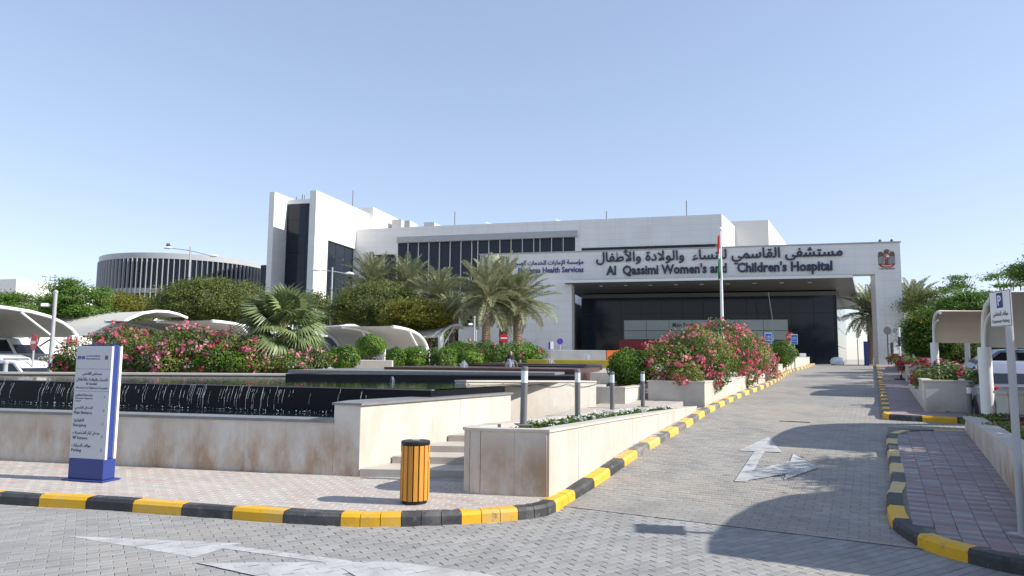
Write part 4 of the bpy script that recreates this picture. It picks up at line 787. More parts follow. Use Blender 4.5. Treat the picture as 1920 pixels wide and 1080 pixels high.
# ================================================================== VEGETATION
def unit(n):
    d = rng.normal(0, 1, (n, 3)); return d/np.linalg.norm(d, axis=1)[:, None]
def box_px(x0, x1, y0, y1, Y):
    c = V((x0+x1)/2, (y0+y1)/2, Y); a = V(x0, (y0+y1)/2, Y); b = V(x1, (y0+y1)/2, Y); t = V((x0+x1)/2, y0, Y); u = V((x0+x1)/2, y1, Y)
    return np.array(c), np.array([(b.x-a.x)/2, (b.x-a.x)/2, (t.z-u.z)/2])
def clumps(c, r, nc, nl, cr, flat=.5, shell=(.45, 1.0), up=.25, gaps=.0):
    d = unit(nc); d[:, 2] = d[:, 2]*(1-up)+up*np.abs(d[:, 2]); rad = rng.uniform(shell[0], shell[1], nc)**.6
    cc = c + d*r*rad[:, None]; P, Nn, Z = [], [], []
    for k in range(nc):
        m = int(nl*rng.uniform(.5, 1.5)); q = rng.normal(0, .5, (m, 3))*cr*rng.uniform(.6, 1.3)*np.array([1, 1, flat]); P.append(cc[k]+q)
        Nn.append(np.tile(np.array([d[k, 0]*.5, d[k, 1]*.5, .9]), (m, 1))); Z.append(np.clip(rng.normal(rng.uniform(.25, .7), .18, m), 0, 1))
    return np.concatenate(P), np.concatenate(Nn), np.concatenate(Z), cc
def tree(name, label, px, Y, gz, leaf, nc=90, nl=110, cr=.7, size=.11, flat=.5, aspect=.4, bark='bark', tr=.16, lean=(0, 0), group=None, shell=(.45, 1), stems=1, basepx=None, flowers=None, ry=1.0):
    c, r = box_px(*px, Y); r[1] *= ry; bx = c[0] if basepx is None else V(basepx, 640, Y).x
    root = thing(name, label, 'tree', (bx, Y, gz), 0, group)
    P, Nn, Z, cc = clumps(c, r*np.array([.88, .88, .85]), nc, int(nl*1.7), cr, flat, shell); size *= .72
    P = P[:]; leafmesh('crown', P, Nn, size, M[leaf], root, aspect, Z, .55)
    m = MB(); top = np.array([c[0]+lean[0], c[1], max(gz+.8, c[2]-r[2]*.75)]); rr_ = random.Random(int(px[0]))
    for s_ in range(stems):
        o = np.array([(s_-(stems-1)/2)*.35, 0, 0]); t2 = top+o*2.2
        m.tube([(bx+o[0], Y, gz-.2), tuple((np.array([bx+o[0], Y, gz])+t2)/2+np.array([.06, .05, 0])), tuple(t2)], [tr*1.25, tr, tr*.8], 8)
    m.build('trunk', M[bark], root, True)
    m = MB(); sel = rng.choice(len(cc), min(26, len(cc)), replace=False)
    for k in sel:
        e = cc[k]; mid = top*.45+e*.55+np.array([rr_.gauss(0, .15)*r[0], rr_.gauss(0, .1)*r[1], -.10*r[2]]); m.tube([tuple(top-np.array([0, 0, .15])), tuple(mid), tuple(e)], [tr*.5, tr*.28, .012], 5, False)
    m.build('branches', M[bark], root, True, 'stuff')
    if flowers:
        sel = rng.choice(len(cc), flowers[1]); F_ = np.concatenate([cc[k]+rng.normal(0, .13, (28, 3))+np.array([0, 0, cr*.35]) for k in sel]); leafmesh('blossoms', F_, np.tile([0, -.4, 1.], (len(F_), 1)), .06, M[flowers[0]], root, .8, kind='stuff')
    return root
TG = 'trees behind the car shelters'
tree('poinciana_tree', 'bright green feathery tree rising behind the sign at left', (82, 208, 510, 645), 37, .12, 'poin', 95, 130, .6, .13, .35, .28, group=TG, tr=.13)
tree('poinciana_tree', 'dark feathery tree at the far left edge above the car shelter', (-90, 105, 540, 640), 40, .12, 'poin', 85, 140, .8, .13, .35, .28, group=TG, tr=.13)
tree('acacia_tree', 'broad olive-green dome tree in front of the round building', (268, 528, 510, 640), 50, 1.0, 'acacia', 300, 110, .8, .11, .45, .4, tr=.16, stems=5, group=TG, shell=(.5, 1), ry=.6)
tree('shade_tree', 'yellowish tree mass between the feathery tree and the olive dome', (180, 300, 546, 612), 58, 1.0, 'ygreen', 90, 110, .9, .12, .5, .4, group=TG)
tree('shade_tree', 'grey-green bushy tree below the white tower', (500, 650, 540, 645), 54, 1.2, 'acacia', 110, 110, .8, .12, .5, .4, group=TG, stems=3)
tree('shade_tree', 'olive tree with bare twigs left of the yellow-green dome', (605, 805, 518, 645), 50, 1.3, 'acacia', 210, 110, .8, .11, .5, .4, stems=5, group=TG, ry=.7)
tree('shade_tree', 'compact yellow-green dome tree behind the long car shelter', (715, 856, 557, 640), 43, 1.3, 'ygreen', 190, 110, .55, .09, .5, .45, stems=3, group=TG, shell=(.6, 1))
tree('shade_tree', 'dark tree seen under the car shelter roofs at left', (130, 330, 585, 650), 56, .6, 'acacia', 110, 90, .9, .14, .6, .4, group=TG)
tree('shade_tree', 'shadowy tree low behind the shelter next to the fan palm', (330, 620, 590, 655), 60, 1.0, 'acacia', 130, 90, 1.0, .15, .6, .4, group=TG, ry=.5)
tree('shade_tree', 'low dark trees behind the shelter and the clipped hedge', (600, 860, 600, 655), 56, 1.2, 'acacia', 120, 90, .9, .15, .6, .4, group=TG, ry=.5)
TR = 'trees along the right car park'
tree('poinciana_tree', 'large feathery tree at the right edge behind the parking sign', (1775, 2010, 480, 620), 30, .8, 'poin', 60, 70, .45, .13, .25, .22, tr=.12, group=TR, basepx=1900)
tree('poinciana_tree', 'high branch tips at the extreme right edge of the frame', (1880, 2090, 445, 560), 24, .6, 'poin', 42, 90, .42, .11, .3, .22, tr=.12, group=TR, basepx=2010)
tree('poinciana_tree', 'small drooping tree with whitewashed trunk between the right shelters', (1768, 1852, 545, 612), 23.5, .8, 'poin', 42, 150, .42, .10, .45, .25, 'wbark', .085, group=TR, basepx=1809)
tree('shade_tree', 'sparse tree behind the right portal pillar', (1690, 1800, 535, 620), 46, 1.3, 'acacia', 70, 80, .7, .12, .4, .3, group=TR)
tree('flowering_shrub', 'tall green shrub topped with yellow blossoms right of the pillar', (1690, 1798, 570, 705), 34, 1.0, 'poin', 170, 110, .5, .08, .7, .45, group=TR, flowers=('yelf', 22), tr=.08, stems=3, ry=.7)
tree('shade_tree', 'dark hedge-like tree under the far right shelter', (1740, 1900, 610, 700), 38, .9, 'acacia', 150, 100, .7, .10, .7, .4, group=TR, ry=.5)
tree('shade_tree', 'dark tree under the near right shelter behind the blue car', (1830, 2060, 590, 690), 32, .7, 'poin', 150, 90, .7, .10, .7, .4, group=TR, ry=.5)
for lb, p_, r_ in (('feathery tree shading the right pavement, standing beside the near shelter', PS(12.3, 4.3, 2.9), (1.5, 1.5, .9)), ('second feathery tree by the near shelter, nearer the gap in the kerb', PS(15.2, 5.0, 3.1), (1.6, 1.6, .9))):
    root = thing('poinciana_tree', lb, 'tree', (p_.x, p_.y, rz(p_.x, p_.y)), 0, TR); P, Nn, Z, cc = clumps(np.array(p_), np.array(r_), 70, 110, .45, .4, (.2, 1)); leafmesh('crown', P, Nn, .08, M['poin'], root, .3, Z, .5)
    m = MB(); m.tube([(p_.x, p_.y, .1), (p_.x+.05, p_.y, 1.4), (p_.x, p_.y, 2.4)], [.09, .07, .06], 8); m.build('trunk', M['wbark'], root, True); m = MB()
    for k in range(14): m.tube([(p_.x, p_.y, 2.2), tuple(cc[k])], [.04, .01], 5, False)
    m.build('branches', M['bark'], root, True, 'stuff')
# ---- palms
def frondmesh(nm, L, droop, nl=34, ll=.42, w=.018, mat_='date', vee=.5):
    pts = []; x = z = 0; a = 0; n = 12
    for i in range(n+1): pts.append((x, z)); a = -droop*((i/n)**1.4); x += L/n*math.cos(a); z += L/n*math.sin(a)
    q = []; rv = []
    def at(t): i = min(int(t*n), n-1); f = t*n-i; return np.array([pts[i][0]*(1-f)+pts[i+1][0]*f, 0, pts[i][1]*(1-f)+pts[i+1][1]*f])
    for i in range(n):                                    # rachis
        p, e = at(i/n), at((i+1)/n); ww = .03*(1-i/n)+.006; q += [p+[0, ww, 0], p-[0, ww, 0], e-[0, ww*.8, 0], e+[0, ww*.8, 0]]; rv.append(.85)
    for i in range(nl):
        t = .14+.86*(i+.5)/nl; p = at(t); tg = at(min(1, t+.03))-at(max(0, t-.03)); tg /= np.linalg.norm(tg); le = ll*(math.sin(math.pi*min(1, .12+t*.85))**.6)
        for sg in (-1, 1):
            up = np.array([-tg[2], 0, tg[0]]); d = tg*rng.uniform(.5, .8)+np.array([0, sg, 0])*.75+up*rng.uniform(.1, vee); d /= np.linalg.norm(d); b = np.cross(d, up); b /= np.linalg.norm(b)+1e-9
            e = p+d*le*rng.uniform(.85, 1.1)+np.array([0, 0, -.10*le]); mid = p+d*le*.5; q += [p, mid+b*w, e, mid-b*w]; rv.append(float(np.clip(rng.normal(.5, .22), 0, 1)))
    o = quadmesh(nm, np.array(q), M[mat_], None, rv); me = o.data; lo = o.location.copy(); col.objects.unlink(o); bpy.data.objects.remove(o); me.transform(Matrix.Translation(lo)); return me
FR = [frondmesh('frond', 2.9, d, 44, .52, .026) for d in (.45, .8, 1.2, 1.6)]
def palm(label, px, cy, Y, gz, sc_=1.0, n=70, group='date palms', bpx=None):
    c = V(px, cy, Y); b = V(bpx or px, 645, Y); root = thing('date_palm', label, 'palm tree', (b.x, Y, gz), 0, group); m = MB(); prof = []
    h = c.z-.25*sc_-gz; k = 0; z = 0; vs = []
    while z < h: prof += [(.27*sc_*(1-.1*z/h)+.03*(k % 2)+random.uniform(-.012, .012), z)]; z += .07; k += 1
    prof += [(.34*sc_, h-.1), (.36*sc_, h+.15), (.12*sc_, h+.4)]
    m.lathe(prof, (0, 0, 0), 12); m.v = [(v[0]+b.x+(c.x-b.x)*min(1, v[2]/h), v[1]+Y, v[2]+gz) for v in m.v]; m.build('trunk', M['pbark'], root, False)
    m = MB(); r = random.Random(int(px))
    for i in range(70):                                   # cut leaf stubs under the crown
        a = i*2.4; zz = gz+h-1.0+1.1*(i/70); m.box((c.x+math.cos(a)*.27*sc_, Y+math.sin(a)*.27*sc_, zz), (.10, .10, .16), a)
    m.build('leaf_stubs', M['pbark'], root, False, 'stuff')
    for i in range(n):
        f = i/n; az = i*2.39996+r.uniform(-.2, .2); el = math.radians(82-112*f**1.05+r.uniform(-8, 8)); me = FR[min(3, max(0, int(r.gauss(1.0+1.6*f, .6))))]
        o = bpy.data.objects.new('frond', me); col.objects.link(o); o.parent = root; s_ = sc_*r.uniform(.85, 1.1)*(1.0 if f < .8 else .85)
        o.matrix_basis = Matrix.Translation((c.x-b.x, 0, c.z-gz)) @ Matrix.Rotation(az, 4, 'Z') @ Matrix.Rotation(-el, 4, 'Y') @ Matrix.Rotation(r.uniform(-.5, .5), 4, 'X') @ Matrix.Diagonal((s_, s_, s_, 1))
    return root
palm('leftmost of the three date palms before the portal wall', 912, 563, 42, 1.4, 1.0)
palm('middle date palm with the paler trunk before the portal wall', 944, 560, 45, 1.4, 1.04)
palm('rightmost date palm of the three with a dark trunk and low right fronds', 970, 573, 43.5, 1.4, .97)
palm('date palm crown behind the olive tree, left of two', 700, 536, 56, 1.4, 1.05)
palm('date palm crown behind the olive tree, right of two', 765, 540, 57, 1.4, 1.0)
palm('small date palm between the yellow-green tree and the three palms', 826, 562, 50, 1.4, .95)
palm('date palm seen through the right portal opening', 1632, 592, 60, 1.4, 1.05)
palm('date palm just right of the portal pillar', 1712, 575, 58, 1.4, 1.0)
palm('distant date palm behind the shelter at left of the hedge', 848, 588, 47, 1.4, .6)
# fan palm
def fanmesh():
    q = []; rv = []; n = 30; Lp = .75
    for i in range(4): q += [np.array([Lp*i/4, .012, 0]), np.array([Lp*i/4, -.012, 0]), np.array([Lp*(i+1)/4, -.010, 0]), np.array([Lp*(i+1)/4, .010, 0])]; rv.append(.97)
    for k in range(n):
        a = math.radians(-125+250*k/(n-1)); le = .78*(1-.25*(abs(a)/2.2)**2)*rng.uniform(.93, 1.05); d = np.array([math.cos(a), math.sin(a), 0]); b = np.array([-d[1], d[0], 0]); p = np.array([Lp, 0, 0]); z = .05*(k % 2)
        m1 = p+d*le*.55+[0, 0, .06]; e = p+d*le+np.array([0, 0, -.16-.12*rng.random()]); q += [p, m1+b*.040+[0, 0, z*.4], m1+[0, 0, -.01], m1-b*.040+[0, 0, z*.4]]; rv.append(rng.uniform(.2, .8)); q += [m1+b*.040+[0, 0, z*.4], e, e, m1-b*.040+[0, 0, z*.4]]; rv.append(rng.uniform(.2, .8))
    q = np.array(q); o = quadmesh('fan_leaf', q, M['fan'], None, rv); me = o.data; lo = o.location.copy(); bpy.data.objects.remove(o); me.transform(Matrix.Translation(lo)); return me
FN = [fanmesh() for _ in range(3)]
fc = V(531, 622, 20.6); fpalm = thing('fan_palm', 'fan palm with pleated leaves rising out of the pink hedge', 'palm tree', (fc.x, fc.y, 1.3))
MB().lathe([(.20, 0), (.18, .3), (.20, .6), (.16, fc.z-1.3), (.05, fc.z-1.15)], (fc.x, fc.y, 1.3), 10).build('trunk', M['pbark'], fpalm, True)
r = random.Random(5)
for i in range(46):
    f = i/46; el = math.radians(84-125*f+r.uniform(-8, 8)); az = i*2.39996; s_ = r.uniform(.85, 1.08)
    o = bpy.data.objects.new('fan_leaf', FN[i % 3]); col.objects.link(o); o.parent = fpalm
    o.matrix_basis = Matrix.Translation((0, 0, fc.z-1.3)) @ Matrix.Rotation(az, 4, 'Z') @ Matrix.Rotation(-el, 4, 'Y') @ Matrix.Rotation(r.uniform(-.6, .6), 4, 'X') @ Matrix.Diagonal((s_, s_, s_, 1))
# ---- flowering bushes
def bush(name, label, lobes, leaf, fl, dens=1.0, lsize=.04, fsize=.045, nfl=.35, gz=1.2, group=None, cat='bush', stems=True):
    """lobes: (px, py, Y, rx, rz) ; leaves fill the lobes, blossoms sit in tufts on the outside"""
    L_ = [(np.array(V(a, b, Y)), np.array([rx, rx*.9, rz_])) for a, b, Y, rx, rz_ in lobes]; c0 = sum(l[0] for l in L_)/len(L_)
    root = thing(name, label, cat, (c0[0], c0[1], gz), 0, group); P, Nn, Z, FP, FN_, FZ = [], [], [], [], [], []
    def outside(p, me_):
        return all((((p-c)/(r_*.9))**2).sum() > 1 for j, (c, r_) in enumerate(L_) if j != me_)
    for j, (c, r_) in enumerate(L_):
        n = int(dens*2600*r_[0]*(r_[0]+r_[2])); d = unit(n); rad = rng.uniform(.55, 1.06, n)**.5; bumps = 1+.10*np.sin(d[:, 0]*7+j)+.10*np.sin(d[:, 2]*8+d[:, 1]*6+j*2)
        p = c+d*r_*(rad*bumps)[:, None]; keep = p[:, 2] > gz-.25; P.append(p[keep]); Nn.append(d[keep]+[0, 0, .4]); Z.append(np.clip(.45+.35*np.sin(p[keep][:, 0]*2.3+p[keep][:, 2]*3)+rng.normal(0, .15, keep.sum()), 0, 1))
        nt_ = int(nfl*dens*190*r_[0]*(r_[0]+r_[2]))
        for k in range(nt_):
            d = unit(1)[0]
            if d[1] > .45: continue
            p = c+d*r_*(1.0+.10*math.sin(d[0]*7+j)+.10*math.sin(d[2]*8+d[1]*6+j*2))*rng.uniform(.95, 1.08)
            if p[2] < gz-.25 or not outside(p, j) or math.sin(p[0]*5.1+j)+math.sin(p[2]*6.3+p[1]*3)+rng.normal(0, .6) < -.15: continue
            m_ = rng.integers(3, 9); FP.append(p+rng.normal(0, .036, (m_, 3))); FN_.append(np.tile(d, (m_, 1))); FZ.append(np.clip(rng.normal(rng.random(), .15, m_), 0, 1))
    leafmesh('foliage', np.concatenate(P), np.concatenate(Nn), lsize, M[leaf], root, .5, np.concatenate(Z), .6)
    if FP: leafmesh('blossoms', np.concatenate(FP), np.concatenate(FN_), fsize, M[fl], root, .75, np.concatenate(FZ), .7, 'stuff')
    if stems:
        m = MB(); rr_ = random.Random(len(lobes))
        for c, r_ in L_:
            for k in range(7):
                a = rr_.uniform(0, 6.28); e = c+np.array([math.cos(a)*r_[0]*.9, math.sin(a)*r_[1]*.9, r_[2]*rr_.uniform(.3, 1.12)]); m.tube([(c[0], c[1], gz-.1), tuple(c*.5+e*.5+np.array([0, 0, .1])), tuple(e)], [.02, .012, .004], 4, False)
        m.build('stems', M['twig'], root, True, 'stuff')
    return root
PG = 'pink flowering hedge behind the pool'
bush('bougainvillea_bush', 'pink-flowered bush partly hidden by the left edge of the sign', [(140, 672, 20.8, .55, .6), (118, 688, 20.6, .35, .3)], 'boug', 'redf', 1.2, nfl=.7, group=PG)
bush('bougainvillea_bush', 'loose twiggy pink bush just right of the sign', [(205, 660, 20.5, .6, .75), (255, 665, 20.2, .75, .65), (290, 672, 20.0, .7, .55)], 'boug', 'redf', 1.0, nfl=.75, group=PG)
bush('bougainvillea_bush', 'tallest pale pink bush of the hedge behind the pool', [(335, 652, 19.9, .75, .62), (372, 650, 19.8, .62, .55), (330, 685, 19.6, .7, .4)], 'boug', 'pinkf', 1.1, nfl=1.1, group=PG)
bush('bougainvillea_bush', 'mostly green low bush with few flowers in the hedge middle', [(408, 678, 19.3, .62, .45), (440, 684, 19.2, .5, .35)], 'leaf', 'redf', 1.3, nfl=.10, group=PG)
bush('bougainvillea_bush', 'rose-flowered bush left of the fan palm', [(430, 655, 19.9, .62, .55), (475, 662, 19.8, .7, .5), (492, 690, 19.4, .5, .22)], 'boug', 'redf', 1.1, nfl=.85, group=PG)
bush('bougainvillea_bush', 'low pink bush under the fan palm beside the clipped ball', [(545, 682, 19.6, .7, .30), (600, 675, 19.8, .36, .36)], 'boug', 'pinkf', 1.2, nfl=.55, group=PG)
bush('flower_bush', 'white-flowered low bush in a pale box by the parked white car', [(110, 681, 25, .55, .25), (90, 682, 25, .4, .22)], 'leaf', 'whitef', 1.3, .04, .03, .8, gz=1.0)
bush('bougainvillea_bush', 'big pink and red flowering bush spilling over the ramp planter', [(1258, 682, 18.3, .75, .62), (1300, 662, 18.9, .95, .72), (1348, 655, 21.8, 1.08, .92), (1390, 666, 25.0, .98, .88), (1428, 688, 28.0, .68, .62), (1285, 706, 17.6, .5, .34), (1338, 708, 18.4, .42, .36), (1395, 706, 23, .45, .4)], 'boug', 'redf', 1.15, nfl=.8, gz=.75)
FLW = bush('bougainvillea_bush', 'dark red flowering mound in the square stained planter', [(1768, 708, 17.6, .72, .38), (1745, 712, 17.3, .4, .26), (1795, 712, 17.2, .35, .22)], 'boug', 'magf', 1.3, nfl=.55, gz=1.33)
bush('bougainvillea_bush', 'bright magenta mound in the pale planter up the right pavement', [(1712, 684, 27, .62, .28), (1728, 686, 27.5, .5, .22)], 'boug', 'magf', 1.4, nfl=1.6, gz=1.55)
bush('bougainvillea_bush', 'small dark red mound in the far right planter', [(1686, 672, 36, .6, .25)], 'boug', 'magf', 1.2, nfl=1.0, gz=1.85)
bush('ground_cover', 'dark green ground cover with magenta flowers behind the right planter wall', [(1872, 790, 12.4, .55, .12), (1925, 806, 10.8, .55, .12), (1980, 826, 9.6, .6, .12), (2040, 850, 8.8, .7, .12), (2000, 800, 11.6, .8, .13)], 'boug', 'magf', 2.2, .035, .035, .10, gz=.72, cat='plants')
bush('shrub', 'dark shrub beside the silver car behind the right shelter post', [(1845, 735, 15.5, .38, .45), (1838, 712, 16, .3, .25)], 'leaf', 'magf', 1.4, nfl=0, gz=.5)
# ---- clipped shrubs and hedges
def shrub(label, px, Y, gz, leaf='leaf', sq=2.6, group='clipped green shrubs beyond the pool', dens=1.0, size=.038, stem=.0, name='clipped_shrub', dr=1.0):
    c, r_ = box_px(*px, Y); root = thing(name, label, 'shrub', (c[0], Y, gz), 0, group); n = int(dens*7000*min(2.5, r_[0]*(r_[0]+r_[2])))
    d = unit(n); k = (np.abs(d)**sq).sum(1)**(-1/sq); rad = rng.uniform(.72, 1.03, n)*(1+.07*np.sin(d[:, 0]*6+px[0])+.06*np.sin(d[:, 2]*7+d[:, 1]*5+px[1])); p = c+d*k[:, None]*np.array([r_[0], r_[0]*dr, r_[2]])*rad[:, None]
    leafmesh('foliage', p, d*1.2+[0, 0, .3], size, M[leaf], root, .55, np.clip(.5+.3*np.sin(p[:, 0]*6+p[:, 2]*5)+rng.normal(0, .18, n), 0, 1), .5)
    m = MB()
    for q in range(4): m.tube([(c[0]+(q-1.5)*.05, Y, gz-.1), (c[0]+(q-1.5)*.22*r_[0]*2, Y+.05*q, c[2])], [.03, .018], 6)
    m.build('stem', M['twig'], root, True); return root
shrub('nearest round clipped bush at the back edge of the pool', (616, 676, 648, 694), 21, 1.35, sq=2.4)
shrub('round clipped bush on a stem above the white planter box', (668, 722, 628, 668), 25.5, 1.3, sq=2.4)
shrub('leftmost clipped bush of the hedge row, beside the white box', (724, 762, 652, 690), 24, 1.4)
shrub('second clipped bush of the hedge row behind the brown basin', (754, 805, 650, 692), 24.4, 1.4)
shrub('third clipped bush of the hedge row with paler leaves', (797, 826, 652, 692), 24.6, 1.4)
shrub('tallest dark clipped bush near the right end of the hedge row', (820, 856, 648, 692), 24.2, 1.4)
shrub('rightmost low clipped bush of the hedge row by the first jet', (850, 904, 658, 691), 25, 1.4)
shrub('loose green shrub behind the right end of the hedge row', (838, 890, 640, 672), 31, 1.4, sq=2.2)
shrub('clipped hedge in the small cream planter beside the pink bush', (1140, 1222, 655, 722), 18.6, 1.05, dens=1.3)
shrub('bright green hedge behind the blue bicycle sign on the ramp planter', (1405, 1446, 642, 672), 33, 1.5, sq=2.2)
shrub('bright green rounded hedge right of the blue bicycle sign', (1440, 1492, 640, 686), 34, 1.5, sq=2.3)
shrub('dark green hedge at the foot of the right pillar', (1700, 1738, 618, 690), 38, 1.4, sq=3)
for lb, px, Y in (('oleander bush with pink flowers left of the red round sign', [(905, 660, 31, .9, .5), (930, 664, 31, .7, .42)], 0), ('oleander bush with pink flowers right of the red round sign', [(975, 660, 32, .9, .52), (1000, 664, 32, .6, .42)], 0)):
    bush('oleander_bush', lb, px, 'leaf', 'redf', .8, .05, .05, .10, 1.35, 'oleanders before the palms')
# low plants in the long planter
m_root = thing('planter_plants', 'low leafy plants with small white flowers in the long planter', 'plants', (1.6, 11.6, .85))
P, Nn, FPp = [], [], []
def zsoil(y): return float(np.interp(y, [8.5, 16.2], [.95, .73]))-.10
for k in range(430):
    t = rng.random()**.8; y = 9.35+t*6.4; xl_ = -.57+.52*(y-9.0)+.28 if y < 14.4 else 2.6+(y-14.4)*1.15; q = PS(0, -3.95); xr_ = (y*.466-3.9)/.885-.05
    if xr_ < xl_+.05: continue
    x = rng.uniform(xl_, xr_)
    if rng.random() < (.75 if y < 9.9 else .12): continue
    m_ = rng.integers(10, 24); h = rng.uniform(.03, .09); P.append(np.array([x, y, zsoil(y)+.01])+rng.normal(0, 1, (m_, 3))*[.055, .055, .02]+np.array([0, 0, h*.6])); Nn.append(np.tile([0, 0, 1.], (m_, 1)))
    if rng.random() < .22: FPp.append(np.array([x, y, zsoil(y)+h+.04])+rng.normal(0, .018, (7, 3)))
leafmesh('foliage', np.concatenate(P), np.concatenate(Nn), .036, M['grass'], m_root, .55, None, .7, 'stuff'); leafmesh('blossoms', np.concatenate(FPp), np.tile([0, 0, 1.], (sum(len(q) for q in FPp), 1)), .022, M['whitef'], m_root, .9, None, .6, 'stuff')
# ================================================================== SIGNS, LAMPS, STREET FURNITURE
def frame(o, right, up=(0, 0, 1)):
    r_ = Vector(right).normalized(); u_ = Vector(up); n_ = r_.cross(u_)      # n_ points to the viewer side
    return Matrix(((r_.x, -n_.x, u_.x, o[0]), (r_.y, -n_.y, u_.y, o[1]), (r_.z, -n_.z, u_.z, o[2]), (0, 0, 0, 1)))
# ---- totem direction sign
so = G(160, 902, .13); zt_ = V(172, 646, 9.35).z; Hs = zt_-.13; Wd_ = .59
tot = thing('totem_sign', 'white and blue direction totem on the pink pavement', 'sign', (so.x, so.y, .13), 0)
F_ = frame((so.x, so.y, .13), RT); 
def TS(): return MB(F_)
TS().box((0, .09, .012), (.68, .30, .024), bev=.006).build('base_plate', M['blue'], tot)
TS().box((0, .09, .16), (.57, .20, .27), bev=.006).build('plinth', M['blue'], tot)
TS().box((0, .09, .30+(Hs-.30)/2), (.53, .11, Hs-.30), bev=.004).build('core', M['blue'], tot)
pf = TS().box((0, .017, .285+(Hs-.305)/2), (Wd_, .036, Hs-.31), bev=.003).build('front_panel', M['panel'], tot)
TS().box((0, .163, .285+(Hs-.305)/2), (Wd_, .036, Hs-.31), bev=.003).build('back_panel', M['wpaint'], tot)
PH = Hs-.31; PT = .13+.285+(Hs-.305)/2+PH/2
def ts(body, x0, x1, fb, mt='ink', h=None, **k):
    o = Vector((so.x, so.y, 0)) + RT*((x0-.5)*Wd_) + NF*.003 + UP*(PT-fb*PH); q = text('lettering', body, M[mt], pf, o, RT, UP, (x1-x0)*Wd_, h*PH if h else None, depth=.002, res=1, **k); q['kind'] = 'stuff'
ts('EHS', .04, .26, .118, 'nblue', .030, bold=.03); ts(ar('مؤسسة الإمارات للخدمات الصحية'), .29, .68, .098, 'nblue', .018); ts('Emirates Health Services', .29, .68, .119, 'nblue', .013)
for fb in (.204, .402): TS().box((0, -.0025, PT-.13-fb*PH), (Wd_*.97, .002, .004)).build('rule', M['grey'], pf)
ts(ar('مستشفى القاسمي'), .22, .76, .270, h=.040); ts(ar('للنساء والولادة والأطفال'), .05, .93, .318, h=.040); ts('Al Qassimi', .33, .64, .349, h=.024); ts("Women's & Children's Hospital", .05, .94, .386, h=.022)
ts(ar('مركز سعادة المتعاملين'), .05, .55, .452, h=.026); ts('Customer Happiness', .05, .55, .476, h=.017); ts('Center', .05, .22, .496, h=.014)
ts(ar('المدخل الرئيسي'), .06, .56, .570, h=.036); ts('Main Entrance', .05, .56, .606, h=.026)
ts(ar('الطوارئ'), .06, .34, .680, h=.036); ts('Emergency', .05, .42, .724, h=.033)
ts(ar('مدخل كبار الشخصيات'), .05, .80, .790, h=.036); ts('VIP Entrance', .05, .48, .828, h=.026)
ts(ar('مواقف السيارات'), .05, .58, .902, h=.036); ts('Parking', .05, .32, .944, h=.033)
for fb, sg in ((.450, 1), (.572, 1), (.688, -1), (.800, 1), (.915, 1)):
    m = TS(); x = .375*Wd_; z = PT-.13-fb*PH; w_ = .010; h_ = .020 if fb > .5 else .014
    for s2 in (-1, 1): m.add([(x-sg*h_*.8, -.0025, z+s2*h_), (x-sg*h_*.8+sg*w_, -.0025, z+s2*h_), (x+sg*h_*.4+sg*w_, -.0025, z), (x+sg*h_*.4, -.0025, z)], [(0, 1, 2, 3)])
    m.build('arrow', M['red' if sg < 0 else 'ink'], pf)
m = TS(); m.box((.36*Wd_, -.0025, PT-.13-.10*PH), (.05, .002, .05)); m.box((.36*Wd_, -.0028, PT-.13-.115*PH), (.05, .002, .012)); m.build('emblem', M['gold'], pf)
# ---- wooden bin
bo = G(777, 942, .13); bn = thing('litter_bin', 'round orange wood-slatted litter bin with black lid on the pavement', 'bin', (bo.x, bo.y, .13)); hB = V(777, 826, bo.y).z-.13; rB = .160
MB().lathe([(rB-.012, 0), (rB-.012, .05), (rB-.03, .05), (rB-.03, hB-.06), (.01, hB-.05)], (bo.x, bo.y, .13), 24).build('liner', M['plastic'], bn, True)
MB().lathe([(.01, hB-.045), (rB+.006, hB-.045), (rB+.012, hB-.035), (rB+.012, hB-.008), (rB+.004, hB), (.01, hB+.004)], (bo.x, bo.y, .13), 28).build('lid', M['plastic'], bn, True)
MB().lathe([(.05, hB+.003), (.055, hB+.010), (.01, hB+.012)], (bo.x, bo.y, .13), 16).build('ash_plate', M['lgrey'], bn, True)
for k in range(16):
    a = 2*math.pi*(k+.5)/16; segs = [(.04, hB-.047)]
    if abs(math.cos(a)) > .9: segs = [(.04, hB-.225), (hB-.125, hB-.047)]
    for z0, z1 in segs: MB().box((bo.x+rB*math.cos(a), bo.y+rB*math.sin(a), .13+(z0+z1)/2), (.022, .049, z1-z0), a, .004).build('slat', M['wood'], bn)
# ---- bollard lights
def bollard(label, p, h, r_=.052, lamp=True, tilt=0):
    b = thing('bollard_light', label, 'bollard', p, 0, 'grey bollard lights'); x, y, z = p
    MB().box((x, y, z+.008), (.20, .20, .016), .3, .003).build('base_plate', M['grey'], b)
    MB().lathe([(r_, .016), (r_, h*.72)], p, 16).build('post', M['grey'], b, True); MB().lathe([(r_*.98, h*.722), (r_*.98, h*.925)], p, 16).build('lamp', M['lampg'], b, True)
    MB().lathe([(r_*1.02, h*.925), (r_*1.02, h*.985), (r_*.8, h)], p, 16).build('cap', M['grey'], b, True); b.rotation_euler = (0, tilt, 0); return b
for (px, yt, yb, Y, lb) in ((981, 687, 797, 9.45, 'nearest bollard light at the front end of the long planter'), (1083, 692, 781, 11.7, 'second bollard light along the long planter'), (1148, 697, 771, 14.0, 'third bollard light along the long planter'), (1205.5, 696, 763, 15.55, 'last bollard light before the pink bush')):
    p = V(px, yb, Y); h = V(px, yt, Y).z-p.z; bollard(lb, p, h, .047, tilt=.02 if px < 990 else 0)
